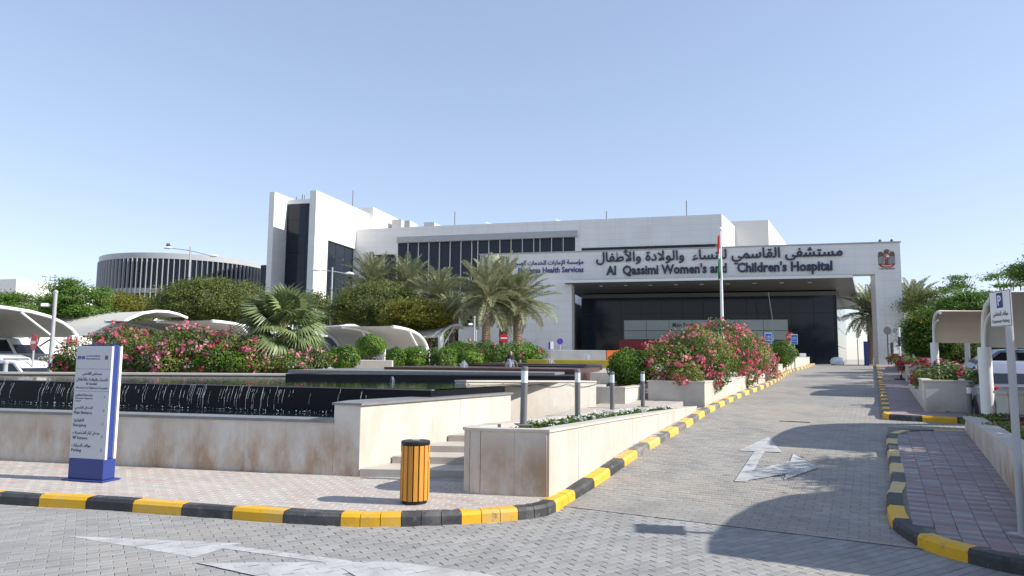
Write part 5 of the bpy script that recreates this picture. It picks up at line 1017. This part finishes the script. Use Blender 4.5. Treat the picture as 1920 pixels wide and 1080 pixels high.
for (px, yt, yb, Y, lb) in ((1774.5, 716, 775, 15.6, 'bollard light in front of the square stained planter'), (1820, 722, 783, 14.9, 'bollard light at the foot of the right shelter post'), (1717, 686, 716, 25.5, 'small far bollard at the corner of the upper right pavement'), (1728.5, 680, 712, 26.6, 'short pale bollard beside the magenta mound')):
    p = V(px, yb, Y); p.z = max(p.z, rz(p.x, p.y)+.11); h = V(px, yt, Y).z-p.z; bollard(lb, p, max(h, .45), .05)
hs = MB(); pts = [V(973, 781, 9.9), V(1000, 776, 10.3), V(1040, 775, 10.7), V(1075, 781, 11.2), V(1110, 782, 11.5), V(1090, 776, 11.9), V(1050, 772, 12.4)]; pts = [(p.x, p.y, zsoil(p.y)+.02+.03*math.sin(i*1.4)) for i, p in enumerate(pts)]; hs.tube(pts, .011, 6); tag(hs.build('hose', M['plastic']), 'black irrigation hose lying in the long planter', 'hose')
# ---- parking sign
pb = G(1917, 1004, .13); pt = V(1886, 560, pb.y); ps_ = thing('parking_sign', 'white Customers Parking sign on a grey post at right', 'sign', (pb.x, pb.y, .13))
MB().tube([(pb.x, pb.y, .1), (pb.x, pb.y, pt.z)], .036, 14).build('post', M['lgrey'], ps_, True); MB().box((pb.x, pb.y, .14), (.18, .18, .02), .4, .004).build('base_plate', M['lgrey'], ps_)
ct = V(1880, 577, pb.y-.05); rd = Vector((-.155, -.988, 0)).normalized(); hw, hh = .20, .185
ct = Vector((pb.x, pb.y, ct.z)) + rd.cross(UP)*.045 - rd*.055
FPs = frame(ct, rd); pl_ = MB(FPs).box((0, .004, 0), (2*hw, .010, 2*hh), bev=.003).build('panel', M['wpaint'], ps_)
m = MB(FPs)
for a, b in (((0, hh-.006), (2*hw-.01, .005)), ((0, -hh+.006), (2*hw-.01, .005)), ((hw-.006, 0), (.005, 2*hh-.02)), ((-hw+.006, 0), (.005, 2*hh-.02))): m.box((a[0], -.002, a[1]), (b[0], .002, b[1]))
m.build('border', M['ink'], pl_); MB(FPs).box((.0, -.002, .085), (.115, .002, .155)).build('blue_field', M['blue'], pl_)
nv = rd.cross(UP)
def pst(b, x, z, w_, h_, mt): q = text('lettering', b, M[mt], pl_, ct+rd*x+UP*z+nv*.0042, rd, UP, w_, h_, 'c', .001, .02 if b == 'P' else 0); q['kind'] = 'stuff'
pst('P', 0, .030, .065, .105, 'wpaint'); pst(ar('مواقف المتعاملين'), 0, -.088, .28, .062, 'ink'); pst('Customers Parking', 0, -.158, .32, .048, 'ink')
# ---- round / plate signs
def disc_sign(name, label, px, py, Y, r_, gz, face, yaw=0, white=None, post='lgrey', pr=.03, back=False, txt=None, n=24):
    c = V(px, py, Y); t = thing(name, label, 'sign', (c.x, c.y, gz)); MB().tube([(c.x, c.y+.03, gz-.1), (c.x, c.y+.03, c.z+(r_ if back else 0))], pr, 8).build('post', M[post], t, True)
    rd_ = Vector((math.cos(yaw), math.sin(yaw), 0)); Fm = frame(c, rd_); m = MB(Fm); nn = n
    ring = [(r_*math.cos(2*math.pi*(k+.5)/nn), r_*math.sin(2*math.pi*(k+.5)/nn)) for k in range(nn)]; m.add([(x, 0, z) for x, z in ring]+[(x, .015, z) for x, z in ring], [tuple(range(nn)), tuple(range(2*nn-1, nn-1, -1))]+[(k, nn+k, nn+(k+1) % nn, (k+1) % nn) for k in range(nn)]); pl2 = m.build('plate', M[face], t)
    if white: MB(Fm).box((0, -.003, 0), (white[0]*r_, .004, white[1]*r_)).build('bar', M['wpaint'], pl2)
    for b, z, w_ in (txt or []): q = text('lettering', b, M['wpaint'], pl2, c+UP*z*r_+rd_.cross(UP)*.004, rd_, UP, w_*r_, None, 'c', .002, .02); q['kind'] = 'stuff'
    return t
disc_sign('no_entry_sign', 'red no entry disc by the parked white cars at left', 63, 642, 23.5, .28, .12, 'red', -.62, (1.4, .36))
disc_sign('stop_sign', 'red octagonal stop sign among the bicycle signs', 1482, 631, 37, .25, 1.4, 'red', -.1, txt=[('STOP', -.35, 1.5), (ar('قف'), .25, .8)], n=8)
disc_sign('round_sign', 'small red and white round sign before the palm trunks', 945, 634, 34, .22, 1.4, 'red', 0, (1.5, .3))
disc_sign('round_sign', 'violet blue round sign before the grey portal wall', 1050, 640, 40, .18, 1.4, 'violet', 0)
disc_sign('round_sign', 'dark back of a round sign on a thin post at the right pillar', 1664, 620, 43, .26, 1.45, 'dgrey', .1, None, 'dgrey', .04, True)
disc_sign('round_sign', 'violet round sign seen side on by the blue totem', 1608, 636, 47, .30, 1.43, 'violet', 1.1)
def plate_sign(label, px, py, Y, w_, h_, gz, mt='bluesign', yaw=-.1, icon=True):
    c = V(px, py, Y); t = thing('plate_sign', label, 'sign', (c.x, c.y, gz)); MB().tube([(c.x, c.y+.03, gz-.1), (c.x, c.y+.03, c.z)], .03, 8).build('post', M['lgrey'], t, True); Fm = frame(c, (math.cos(yaw), math.sin(yaw), 0))
    MB(Fm).box((0, .008, 0), (w_, .014, h_)).build('border', M['wpaint'], t); p2 = MB(Fm).box((0, -.002, h_*.12), (w_*.88, .004, h_*.62)).build('panel', M[mt], t); MB(Fm).box((0, -.002, -h_*.35), (w_*.88, .004, h_*.22)).build('panel', M[mt], t)
    if icon:
        m = MB(Fm)
        for sx in (-1, 1):
            for k in range(10): a, b = 2*math.pi*k/10, 2*math.pi*(k+1)/10; r0, r1 = .17*w_, .13*w_; cx, cz = sx*.2*w_, h_*.06; m.add([(cx+r0*math.cos(a), -.006, cz+r0*math.sin(a)), (cx+r0*math.cos(b), -.006, cz+r0*math.sin(b)), (cx+r1*math.cos(b), -.006, cz+r1*math.sin(b)), (cx+r1*math.cos(a), -.006, cz+r1*math.sin(a))], [(0, 1, 2, 3)])
        m.box((0, -.006, h_*.14), (.3*w_, .002, .03*h_)); m.box((.06*w_, -.006, h_*.22), (.03*w_, .002, .16*h_)); m.build('symbol', M['wpaint'], p2, kind='stuff')
plate_sign('nearer blue and white bicycle sign behind the pink bush', 1441, 634, 31.5, .32, .50, 1.3); plate_sign('farther blue and white bicycle sign beside the stop sign', 1489.5, 636, 34, .32, .50, 1.3)
def board(name, label, px0, px1, py0, py1, Y, gz, mt, side=None, txt=None, cat='sign'):
    a, b = V(px0, py0, Y), V(px1, py1, Y); t = thing(name, label, cat, ((a.x+b.x)/2, Y, gz)); MB().box(((a.x+b.x)/2, Y+.08, (a.z+b.z)/2), (b.x-a.x, .16, a.z-b.z), bev=.01).build('panel', M[mt], t)
    if side: MB().box((a.x-.05, Y+.1, (a.z+b.z)/2), (.1, .2, a.z-b.z)).build('side', M[side], t)
    if b.z > gz+.1: MB().box(((a.x+b.x)/2, Y+.08, (gz+b.z)/2), ((b.x-a.x)*.5, .08, b.z-gz+.02)).build('post', M['grey'], t)
    return t
board('totem_sign', 'tall narrow blue totem at the top of the ramp', 1621, 1630, 640, 688, 46, 1.4, 'blue'); board('totem_sign', 'small white totem with navy edge before the portal wall', 1032, 1038, 641, 655, 39, 1.4, 'wpaint', 'blue')
board('notice_board', 'white notice board with dark frame right of the pillar', 1675, 1690, 642, 668, 47, 1.4, 'wpaint', 'dgrey'); board('small_sign', 'low white board with red mark on the ramp block', 1500, 1511.5, 662.5, 668.5, 44, 1.97, 'wpaint'); 
# wrapped bundle on the road crest
c = V(1570, 680, 47); m = MB(); m.lathe([(.35, 0), (.46, .1), (.48, .3), (.40, .48), (.2, .55), (.02, .56)], (c.x, c.y, 1.43), 12, 1.0, .7); m.v = [(x+random.uniform(-.03, .03), y, z+random.uniform(-.02, .02)) for x, y, z in m.v]; tag(m.build('wrapped_bundle', M['wpaint'], None, True), 'white wrapped bundle sitting on the crest of the ramp', 'bundle')
# black and white striped post
c = V(1690, 721, 27); t = thing('striped_post', 'black and white striped post on the right pavement', 'post', (c.x, c.y, c.z)); hp = V(1686, 614, 27).z-c.z
for k in range(6): MB().lathe([(.045, hp*k/6), (.045, hp*(k+1)/6)], c, 10).build('band', M['ink' if k % 2 == 0 else 'wpaint'], t, True)
# poles and street lamps
def pole(label, px, yt, yb, Y, r_, mt='lgrey', name='pole', box=None):
    a, b = V(px, yt, Y), V(px, yb, Y); t = thing(name, label, 'pole', (b.x, b.y, b.z)); MB().tube([(b.x, b.y, b.z-.3), (b.x, b.y, a.z)], [r_*1.15, r_], 10).build('shaft', M[mt], t, True); MB().lathe([(r_*1.3, 0), (r_*1.3, .06), (.02, .1)], (b.x, b.y, a.z), 10).build('cap', M[mt], t, True)
    if box: c = V(px+box[0], box[1], Y); MB().box((c.x, c.y, c.z), (.22, .14, .12), .3, .02).build('camera_box', M['wpaint'], t); MB().box((c.x+.12, c.y, c.z), (.12, .03, .03)).build('bracket', M['wpaint'], t)
pole('plain grey pole with a small camera rising behind the left pool edge', 93, 549, 702, 22.5, .055, box=(-8, 572)); pole('thin pole with a camera before the palms', 889, 596, 645, 38, .045, box=(-7, 608)); pole('short thin pole right beside the camera pole', 892.5, 622, 645, 38.5, .035)
pole('short white post by the right hedge', 1714, 628, 690, 37, .05, 'wpaint'); pole('short grey post at the left edge by the white car', 9, 682, 706, 21.5, .06)
def street_lamp(label, px, py, Y, gz, arms, h=.25):
    b = V(px, py, Y); t = thing('street_lamp', label, 'street lamp', (b.x, Y, gz)); MB().tube([(b.x, Y, gz-.2), (b.x, Y, b.z+.35)], [.10, .06], 10).build('pole', M['lgrey'], t, True)
    for ax, ay in arms:
        e = V(ax, ay, Y); MB().tube([(b.x, Y, b.z+.05), (e.x, Y, e.z)], .035, 8).build('arm', M['lgrey'], t, True); sg = 1 if e.x > b.x else -1
        m = MB(); m.lathe([(.02, -.02), (.2, .0), (.22, .06), (.12, .16), (.02, .2)], (e.x+sg*.2, Y, e.z-.06), 12, 1.7, .9); m.build('lamp_head', M['wpaint'], t, True)
street_lamp('double-armed street lamp before the round building', 357, 471, 55, 1.0, ((320, 465), (397, 480))); street_lamp('double-armed street lamp before the tower window', 623, 510, 50, 1.3, ((598, 506), (650, 513))); street_lamp('street lamp head showing above the trees at far left', 104, 522, 62, .6, ((90, 518),))
for k, px in enumerate((313.5, 317)):
    c = V(px, 459.5, 55); m = MB(); m.lathe([(.02, 0), (.09, .06), (.10, .14), (.05, .2), (.06, .26), (.02, .3)], (c.x, c.y, c.z-.12), 8, 1, .7); m.tube([(c.x+.05, c.y, c.z), (c.x+.2, c.y, c.z-.1)], [.05, .01], 6); tag(m.build('bird', M['dgrey'], None, True), ('left' if k == 0 else 'right')+' of two dark birds perched on the lamp head', 'bird', 'birds on the lamp')
# flagpole
fb = V(1355, 640, 27); ft = V(1348.5, 432, 27); fp = thing('flagpole', 'tall white flagpole with a furled flag behind the pink bush', 'flagpole', (fb.x, 27, 1.2)); MB().tube([(fb.x, 27, 1.0), (ft.x+.04, 27, ft.z)], [.075, .04], 12).build('pole', M['wpaint'], fp, True); MB().lathe([(.01, -.09), (.08, -.05), (.09, 0), (.06, .07), (.01, .09)], (ft.x+.04, 27, ft.z+.05), 12).build('finial', M['wpaint'], fp, True)
fz = V(1345, 440, 27).z; fl = thing('flag', 'furled red, white, green and black flag hanging on the flagpole', 'flag', (ft.x-.1, 27, fz-1.6))
for k, (mt, z0, z1, w_) in enumerate((('flagr', 0, -.75, .05), ('cwhite', -.55, -1.15, .03), ('flagg', -.95, -1.62, .05), ('flagb', -1.5, -1.75, .05))):
    m = MB(); pts = []; n_ = 7
    for i in range(n_+1):
        z = fz+z0+(z1-z0)*i/n_; a = .05+w_*(.4+.6*i/n_); pts += [(ft.x-.0, 26.99-.01*k, z), (ft.x-a*.5, 26.94-.012*k, z-.03), (ft.x-a, 27.0-.012*k, z-.08)]
    m.add(pts, [(i*3+j, i*3+j+1, (i+1)*3+j+1, (i+1)*3+j) for i in range(n_) for j in range(2)]); m.build('flag_cloth', M[mt], fl, True)
cb = MB(); a = V(1443, 548, 52); b = V(1444, 640, 52); cb.tube([(a.x-.1, 52, a.z), (a.x+.02, 52, a.z-1), (a.x+.14, 52, (a.z+b.z)/2), (a.x+.16, 52, b.z)], .035, 5); tag(cb.build('cable', M['lgrey']), 'grey cable hanging down in front of the entrance glass', 'cable')
# walls near the entrance
def bwall(label, px0, px1, py0, Y, z0, mt, th=.3, name='low_wall'):
    a, b = V(px0, py0, Y), V(px1, py0, Y); m = MB(); m.box(((a.x+b.x)/2, Y+th/2, (z0+a.z)/2), (b.x-a.x, th, a.z-z0), 0, .015); return tag(m.build(name, M[mt]), label, 'wall')
bwall('olive yellow low wall behind the cascade', 988, 1142, 674, 27.5, 1.2, 'olive'); bwall('grey concrete barrier wall behind the olive wall', 1032, 1136, 656, 34, 1.2, 'conc'); bwall('orange barrier at the right end of the grey concrete wall', 1138, 1172, 657, 34.5, 1.2, 'orange')
bwall('grey retaining wall behind the white car at left', -200, 118, 661, 29, 0, 'grey'); bwall('pale planter box under the white-flowered bush', 70, 132, 690, 24.3, .3, 'stone', 1.2)
bwall('white block behind the nearest round clipped bush', 650, 735, 675, 23.4, 1.2, 'stone', 1.4, 'stone_block'); bwall('grey kerb wall under the seated people', 880, 990, 683, 29, 1.2, 'conc')
bwall('pale stone edging under the fan palm', 560, 730, 694.5, 20.4, 1.1, 'white_cop', .5)
up = MB(); up.prism([(-40, 29.4), (-20.6, 29.4), (-17, 40), (-45, 44)], -.1, .70); tag(up.build('raised_car_park', M['asphalt']), kind='structure')
# ---- shade shelters
d1v, d2v = Vector((D1.x, D1.y, 0)), Vector((D2.x, D2.y, 0))
FLATP = [(0, 0), (.4, .38), (.9, .66), (1.6, .90), (2.5, 1.06), (3.5, 1.14), (4.4, 1.18), (5.2, 1.19)]
def shelter(label, post, arch, sweep, gz, nrib=3, fab='fabric', rr=.075, strut=True, scale=1.0, prof=None, group='arched fabric car shelters', double=False):
    """post: top of the post plate; arch: unit vector the arch reaches along; sweep: vector the roof extends along"""
    t = thing('car_shelter', label, 'car shelter', (post.x, post.y, gz), 0, group); prof = prof or [(0, 0), (.5, .34), (1.1, .62), (1.9, .87), (2.8, 1.03), (3.7, 1.07), (4.5, .98), (5.2, .8)]
    a3 = Vector(arch); pts = []
    for i in range(len(prof)-1):
        for k in range(3): f = k/3; pts.append((prof[i][0]*(1-f)+prof[i+1][0]*f, prof[i][1]*(1-f)+prof[i+1][1]*f))
    pts.append(prof[-1]); pts = [(x*scale, z*scale) for x, z in pts]; sw_ = Vector(sweep); m = MB(); n = 12; vs = []
    for j in range(n+1):
        f = j/n; sag = -.10*math.sin(math.pi*((f*(nrib-1)) % 1))
        for x, z in pts: p = post+a3*x+sw_*f; vs.append((p.x, p.y, p.z+z+sag*(.3+.7*math.sin(math.pi*x/(pts[-1][0]+.01)))+.05))
    K = len(pts); m.add(vs, [(j*K+i, j*K+i+1, (j+1)*K+i+1, (j+1)*K+i) for j in range(n) for i in range(K-1)]); m.build('roof_fabric', M[fab], t, True)
    for r_ in range(nrib):
        o = sw_*(r_/(nrib-1)); m = MB(); m.tube([post+o+a3*x+UP*z for x, z in pts], rr, 8); m.build('rib', M['wpaint'], t, True)
        if double: MB().tube([post+o+a3*(x*.93+.12)+UP*(z*.86-.12) for x, z in pts[:16]], rr*.6, 8).build('rib', M['wpaint'], t, True)
        if strut: MB().tube([post+o+a3*(.12)-UP*.75, post+o+a3*(2.9*scale)+UP*(1.0*scale)], rr*.65, 8).build('strut', M['wpaint'], t, True)
        b = post+o; hgt = b.z-gz; w_ = .5 if strut else .17; m = MB()
        if strut: q0, q1 = b-a3*.12+UP*.1, b+a3*.45+UP*.12; q2, q3 = b+a3*.22-UP*1.0, b-a3*.05-UP*1.0; sdv = sw_.normalized()*.07; m.add([q0-sdv, q1-sdv, q2-sdv, q3-sdv, q0+sdv, q1+sdv, q2+sdv, q3+sdv], [(0, 1, 2, 3), (7, 6, 5, 4), (0, 4, 5, 1), (1, 5, 6, 2), (2, 6, 7, 3), (3, 7, 4, 0)]); m.build('bracket', M['wpaint'], t)
        MB().tube([(b.x+a3.x*.08, b.y+a3.y*.08, gz-.1), (b.x+a3.x*.08, b.y+a3.y*.08, b.z-(.6 if strut else -.05))], .12 if not strut else .14, 10).build('post', M['wpaint'], t, True)
    return t
shelter('large white shelter roof at the left edge over the white cars', V(148, 634, 31.5), -d2v, -d1v*13, .2, prof=FLATP)
shelter('white shelter behind the sign, its arch rising to the right', V(209, 630, 34), d2v, -d1v*10, .3, prof=[(0, 0), (.4, .5), (1, .9), (1.9, 1.25), (2.8, 1.42), (3.7, 1.45), (4.5, 1.36), (5.2, 1.2)])
shelter('flat white shelter edge behind the tall pink bush', V(515, 652, 37.5), -d2v, -d1v*6.2, 1.2, prof=FLATP)
shelter('white shelter with its arch rising right of the fan palm', V(604, 640, 38.5), d2v, -d1v*7, 1.3)
shelter('long white shelter above the round clipped bushes', V(803, 657, 35.5), -d2v, -d1v*5.0, 1.35, scale=.86, prof=FLATP)
shelter('small white shelter tip right of the yellow-green tree', V(825, 634, 41), d2v, -d1v*3, 1.35, 2, scale=.9)
h3, n3 = Vector((H2.x, H2.y, 0)), Vector((N2.x, N2.y, 0)); RP = [(0, 0), (.1, .40), (.3, .68), (.7, .86), (1.3, .94), (2.0, .96), (2.5, .94), (2.9, .88)]
for s_, o_, zp, lb in ((16.9, 2.02, 2.07, 'cream arched shelter behind the parking sign at right'), (27.0, 1.85, 2.38, 'beige arched shelter further up behind the small white-trunked tree'), (11.1, 2.8, 2.15, 'arched shelter beside the near right pavement, its shadow on the road')):
    shelter(lb, PS(s_, o_, zp), -h3, n3*(9 if s_ > 12 else 11), rz_s(s_)+.05, 3, 'fabricw' if s_ > 25 else 'fabric', .045, False, {16.0: .78}.get(s_, 1.0), RP, double=True)
# ---- cars
def car(label, loc, yaw, paint, suv=False, L=4.5, W=1.78, Hh=1.45, group='parked cars'):
    t = thing('parked_car', label, 'car', loc, 0, group); Fm = Matrix.Translation(loc) @ Matrix.Rotation(yaw, 4, 'Z'); bz = .92 if suv else .86
    # stations along the car (front = +x): x, half width, sill z, belt z
    if suv: body = [(-.50, .80, .48, .85), (-.485, .92, .36, bz+.06), (-.42, .97, .28, bz+.08), (-.2, 1, .25, bz+.04), (.1, 1, .25, bz+.02), (.25, 1, .25, bz), (.36, .97, .27, bz-.02), (.45, .92, .30, bz-.10), (.495, .76, .38, .68)]; gh = [(-.485, bz+.05), (-.44, Hh-.10), (-.36, Hh), (.0, Hh), (.10, Hh-.07), (.27, bz)]
    else: body = [(-.50, .78, .45, .78), (-.485, .90, .34, bz+.05), (-.40, .96, .24, bz+.09), (-.2, 1, .20, bz+.05), (.1, 1, .20, bz+.02), (.22, 1, .20, bz), (.34, .97, .22, bz-.06), (.44, .92, .25, bz-.15), (.495, .74, .34, .62)]; gh = [(-.36, bz+.08), (-.22, Hh-.06), (-.12, Hh), (.0, Hh), (.07, Hh-.06), (.25, bz)]
    m = MB(Fm); R_ = []
    for x, w_, z0, z1 in body:
        w2 = w_*W/2; R_ += [(x*L, s2*a*w2, z) for s2, seq in ((-1, ((.86, z0), (.98, z0+.10), (1.0, (z0+z1)/2), (.97, z1-.08), (.86, z1))), (1, ((.86, z1), (.97, z1-.08), (1.0, (z0+z1)/2), (.98, z0+.10), (.86, z0)))) for a, z in seq]
    n = 10; fs = [(i*n+k, (i+1)*n+k, (i+1)*n+(k+1) % n, i*n+(k+1) % n) for i in range(len(body)-1) for k in range(n)]+[tuple(range(n)), tuple(range(len(R_)-1, len(R_)-n-1, -1))]
    m.add(R_, fs); bd = m.build('body', M[paint], t, True)
    m = MB(Fm); wb_, wt_ = W/2*.84, W/2*.66; R_ = []
    for x, z in gh: f = (z-bz)/(Hh-bz); w2 = wb_+(wt_-wb_)*max(0, min(1, f)); R_ += [(x*L, -wb_, bz-.02), (x*L, -w2, z-.015), (x*L, -w2*.85, z+.012), (x*L, w2*.85, z+.012), (x*L, w2, z-.015), (x*L, wb_, bz-.02)]
    m.add(R_, [(i*6+k, (i+1)*6+k, (i+1)*6+k+1, i*6+k+1) for i in range(len(gh)-1) for k in range(5)]+[tuple(range(6)), tuple(range(len(R_)-1, len(R_)-7, -1))]); m.build('cabin', M[paint], t, True)
    gx = lambda z, a, b: a[0]+(b[0]-a[0])*(z-a[1])/(b[1]-a[1])
    zl, zu = bz+.03, Hh-.11
    for s2 in (-1, 1):                                              # side glass in two panes
        xr0, xr1 = gx(zl, gh[0], gh[1])*L+.10, gx(zu, gh[0], gh[1])*L+.12 if not suv else -.42*L; xf0, xf1 = gx(zl, gh[-1], gh[-2])*L-.12, gx(zu, gh[-1], gh[-2])*L-.10; mid = .0*L-.12
        wl_, wu_ = wb_+.012, wb_+(wt_-wb_)*(zu-bz)/(Hh-bz)+.014
        for q in ([(xr0, zl), (mid-.03, zl), (mid-.03, zu), (xr1, zu)], [(mid+.03, zl), (xf0, zl), (xf1, zu), (mid+.03, zu)]): MB(Fm).add([(x, s2*(wl_ if z == zl else wu_), z) for x, z in q], [(0, 1, 2, 3)]).build('side_window', M['cglass'], t)
        MB(Fm).box((.20*L, s2*(W/2*.97), bz+.06), (.14, .2, .13), 0, .04).build('mirror', M[paint], t)
        MB(Fm).box((-.478*L, s2*W/2*.72, bz-.03), (.16, .36, .17), s2*.35, .03).build('tail_light', M['taill'], bd); MB(Fm).box((.462*L, s2*W/2*.70, .66), (.2, .36, .13), -s2*.4, .03).build('headlight', M['headl'], bd)
        for x in (-.30, .31):
            wm = Fm @ Matrix.Translation((x*L, s2*(W/2-.10), .32)) @ Matrix.Rotation(math.pi/2, 4, 'X'); wr_ = .32; ty = MB(wm).lathe([(.2, -.1), (wr_-.03, -.105), (wr_, -.06), (wr_, .06), (wr_-.03, .105), (.2, .1)], (0, 0, 0), 20).build('wheel', M['rubber'], t, True)
            m = MB(wm); m.lathe([(.02, -.112), (.06, -.11), (.205, -.085), (.205, .085), (.06, .11), (.02, .112)], (0, 0, 0), 16); m.build('rim', M['rim'], ty, True)
            MB(wm).lathe([(wr_+.05, -.09), (wr_+.05, .09)], (0, 0, 0), 20).build('wheel_arch', M['plastic'], t, True)
    def cross(a, b, sh):
        o = []
        for x, z, yy in ((a[0]*L+sh, a[1]+.02, wb_*.9), (b[0]*L+sh, b[1]-.02, wt_*.92)): o += [(x, -yy, z), (x, yy, z)]
        return [o[0], o[1], o[3], o[2]]
    MB(Fm).add(cross(gh[-1], gh[-2], .02), [(0, 1, 2, 3)]).build('windscreen', M['cglass'], t); MB(Fm).add(cross(gh[0], gh[1], -.02), [(0, 1, 2, 3)]).build('rear_window', M['cglass'], t)
    MB(Fm).box((-.497*L, 0, .62), (.03, .5, .12)).build('number_plate', M['wpaint'], t)
    return t
car('silver saloon seen from behind under the right shelter', Vector((11.35, 15.6, .42)), math.atan2(H2.y, H2.x), 'cars', Hh=1.42)
car('blue-grey car roof behind the cream wall at right', Vector((V(1880, 670, 22.5).x, 22.5, .72)), RB+math.pi, 'carb', Hh=1.5)
car('white saloon at the left edge beyond the pool, facing left', Vector((V(15, 690, 24).x, 24, .12)), math.pi+RB, 'carw'); car('white hatchback behind the white saloon at the left edge', Vector((V(-50, 690, 27).x, 27.2, .12)), math.pi+RB, 'carw', True, 4.3, 1.75, 1.6)
car('large white off-roader under the left shelter', Vector((V(22, 660, 32.6).x, 32.6, .70)), RB, 'carw', True, 4.9, 1.9, 1.82); car('dark car in the shade of the shelter behind the fan palm', Vector((V(640, 650, 38).x, 38, 1.4)), RB, 'card'); car('dark car in shade at the right end of the long shelter', Vector((V(745, 650, 39).x, 39.5, 1.4)), RB, 'card', True, 4.6, 1.85, 1.7)
# ---- people
def body(name, joints, edges, mats, parent, lvl=2):
    me = bpy.data.meshes.new(name); me.from_pydata([j[0] for j in joints], edges, []); o = bpy.data.objects.new(name, me); col.objects.link(o); sk = o.modifiers.new('s', 'SKIN'); su = o.modifiers.new('u', 'SUBSURF'); su.levels = lvl
    for i, j in enumerate(joints): r_ = j[1]; me.skin_vertices[0].data[i].radius = r_ if isinstance(r_, tuple) else (r_, r_)
    me.skin_vertices[0].data[0].use_root = True; bpy.context.view_layer.update(); m2 = bpy.data.meshes.new_from_object(o.evaluated_get(bpy.context.evaluated_depsgraph_get())); bpy.data.objects.remove(o)
    m2.materials.clear(); m2.materials.append(mats); m2.polygons.foreach_set('use_smooth', [True]*len(m2.polygons)); m2.name = name; q = obj(name, m2, parent); return q
def person(label, loc, yaw, cloth, sit=False, h=1.65, robe=False, head='skin', hair='cblack', scarf=None):
    t = thing('person', label, 'person', loc, yaw); k = h/1.7; drop = .42 if sit else 0
    P_ = lambda x, y, z: (x*k, y*k, z*k)
    z0 = .90-drop; J = [(P_(0, 0, z0), (.15*k, .11*k)), (P_(0, 0, z0+.28), (.15*k, .11*k)), (P_(0, 0, z0+.50), (.13*k, .09*k)), (P_(0, 0, z0+.58), .055*k)]; E = [(0, 1), (1, 2), (2, 3)]
    for s2 in (-1, 1):
        i = len(J); J += [(P_(s2*.18, 0, z0+.50), .06*k), (P_(s2*.24, -.03, z0+.24), .048*k), (P_(s2*.17, -.20, z0+.10), .038*k), (P_(s2*.13, -.28, z0+.12), .032*k)]; E += [(2, i), (i, i+1), (i+1, i+2), (i+2, i+3)]
        i = len(J)
        if sit: J += [(P_(s2*.10, -.06, z0-.03), .085*k), (P_(s2*.11, -.44, z0-.02), .065*k), (P_(s2*.11, -.46, .08), .045*k), (P_(s2*.11, -.60, .04), .04*k)]
        else: J += [(P_(s2*.09, 0, z0-.06), .085*k), (P_(s2*.10, -.02, .48), .062*k), (P_(s2*.10, .02, .08), .045*k), (P_(s2*.10, -.14, .04), .04*k)]
        E += [(0, i), (i, i+1), (i+1, i+2), (i+2, i+3)]
    b_ = body('body', J, E, M[cloth], t); T_ = chain(t)
    hc = P_(0, -.015, z0+.72)
    m = MB(T_); m.lathe([(.02, -.125), (.055, -.105), (.078, -.05), (.088, .01), (.085, .06), (.06, .105), (.01, .122)], hc, 14, k*.9, k*1.08); m.box((hc[0], hc[1]-.10*k, hc[2]-.015), (.022, .03, .035), 0, .008); 
    for s2 in (-1, 1): m.box((hc[0]+s2*.08*k, hc[1], hc[2]-.01), (.015, .03, .05), 0, .005)
    hd = m.build('head', M[head], t, True); m = MB(T_)
    for s2 in (-1, 1): m.box((hc[0]+s2*.03*k, hc[1]-.088*k, hc[2]+.012), (.022, .012, .012), 0, .004)
    m.box((hc[0], hc[1]-.083*k, hc[2]-.06), (.04, .012, .008)); m.build('face', M['ink'], hd, kind='stuff')
    m = MB(T_); m.lathe([(.092, -.10 if scarf else -.02), (.098, .02), (.092, .07), (.06, .118), (.01, .132)], (hc[0], hc[1]+.02*k, hc[2]), 14, k*.95, k*1.08); m.build('headscarf' if scarf else 'hair', M[scarf or hair], t, True)
    for s2 in (-1, 1):
        m = MB(T_); hx = P_(s2*.13, -.30, z0+.12); m.box(hx, (.05, .07, .035), 0, .012)
        for f in range(4): m.tube([(hx[0]-.018+f*.012, hx[1]-.03, hx[2]), (hx[0]-.018+f*.012, hx[1]-.065-.008*(f in (1, 2)), hx[2]-.012), (hx[0]-.018+f*.012, hx[1]-.075, hx[2]-.035)], .006, 5)
        m.tube([(hx[0]-s2*.026, hx[1]+.005, hx[2]), (hx[0]-s2*.042, hx[1]-.03, hx[2]-.008), (hx[0]-s2*.04, hx[1]-.05, hx[2]-.016)], .007, 5); m.build('hand', M[head], t, True)
    if robe: MB(T_).lathe([(.30*k, .03), (.27*k, .4), (.22*k, .85), (.20*k, 1.1), (.21*k, 1.32), (.12*k, 1.44), (.07*k, 1.5)], (0, 0, 0), 18, 1, .75).build('robe', M[cloth], t, True)
    return t
w1 = V(957, 690, 28); person('person in a black robe and headscarf standing behind the jets', Vector((w1.x, 28, .45)), .2, 'cblack', False, 1.56, True, scarf='cblack'); w2 = V(971, 690, 28.2); person('small person in pink beside the person in black', Vector((w2.x+.1, 28.3, .45)), -.4, 'cpink', False, 1.2)
w3 = V(881, 660, 36); person('person in white under the shelter behind the hedge', Vector((w3.x, 35.5, 1.4)), .3, 'cwhite', False, 1.3)
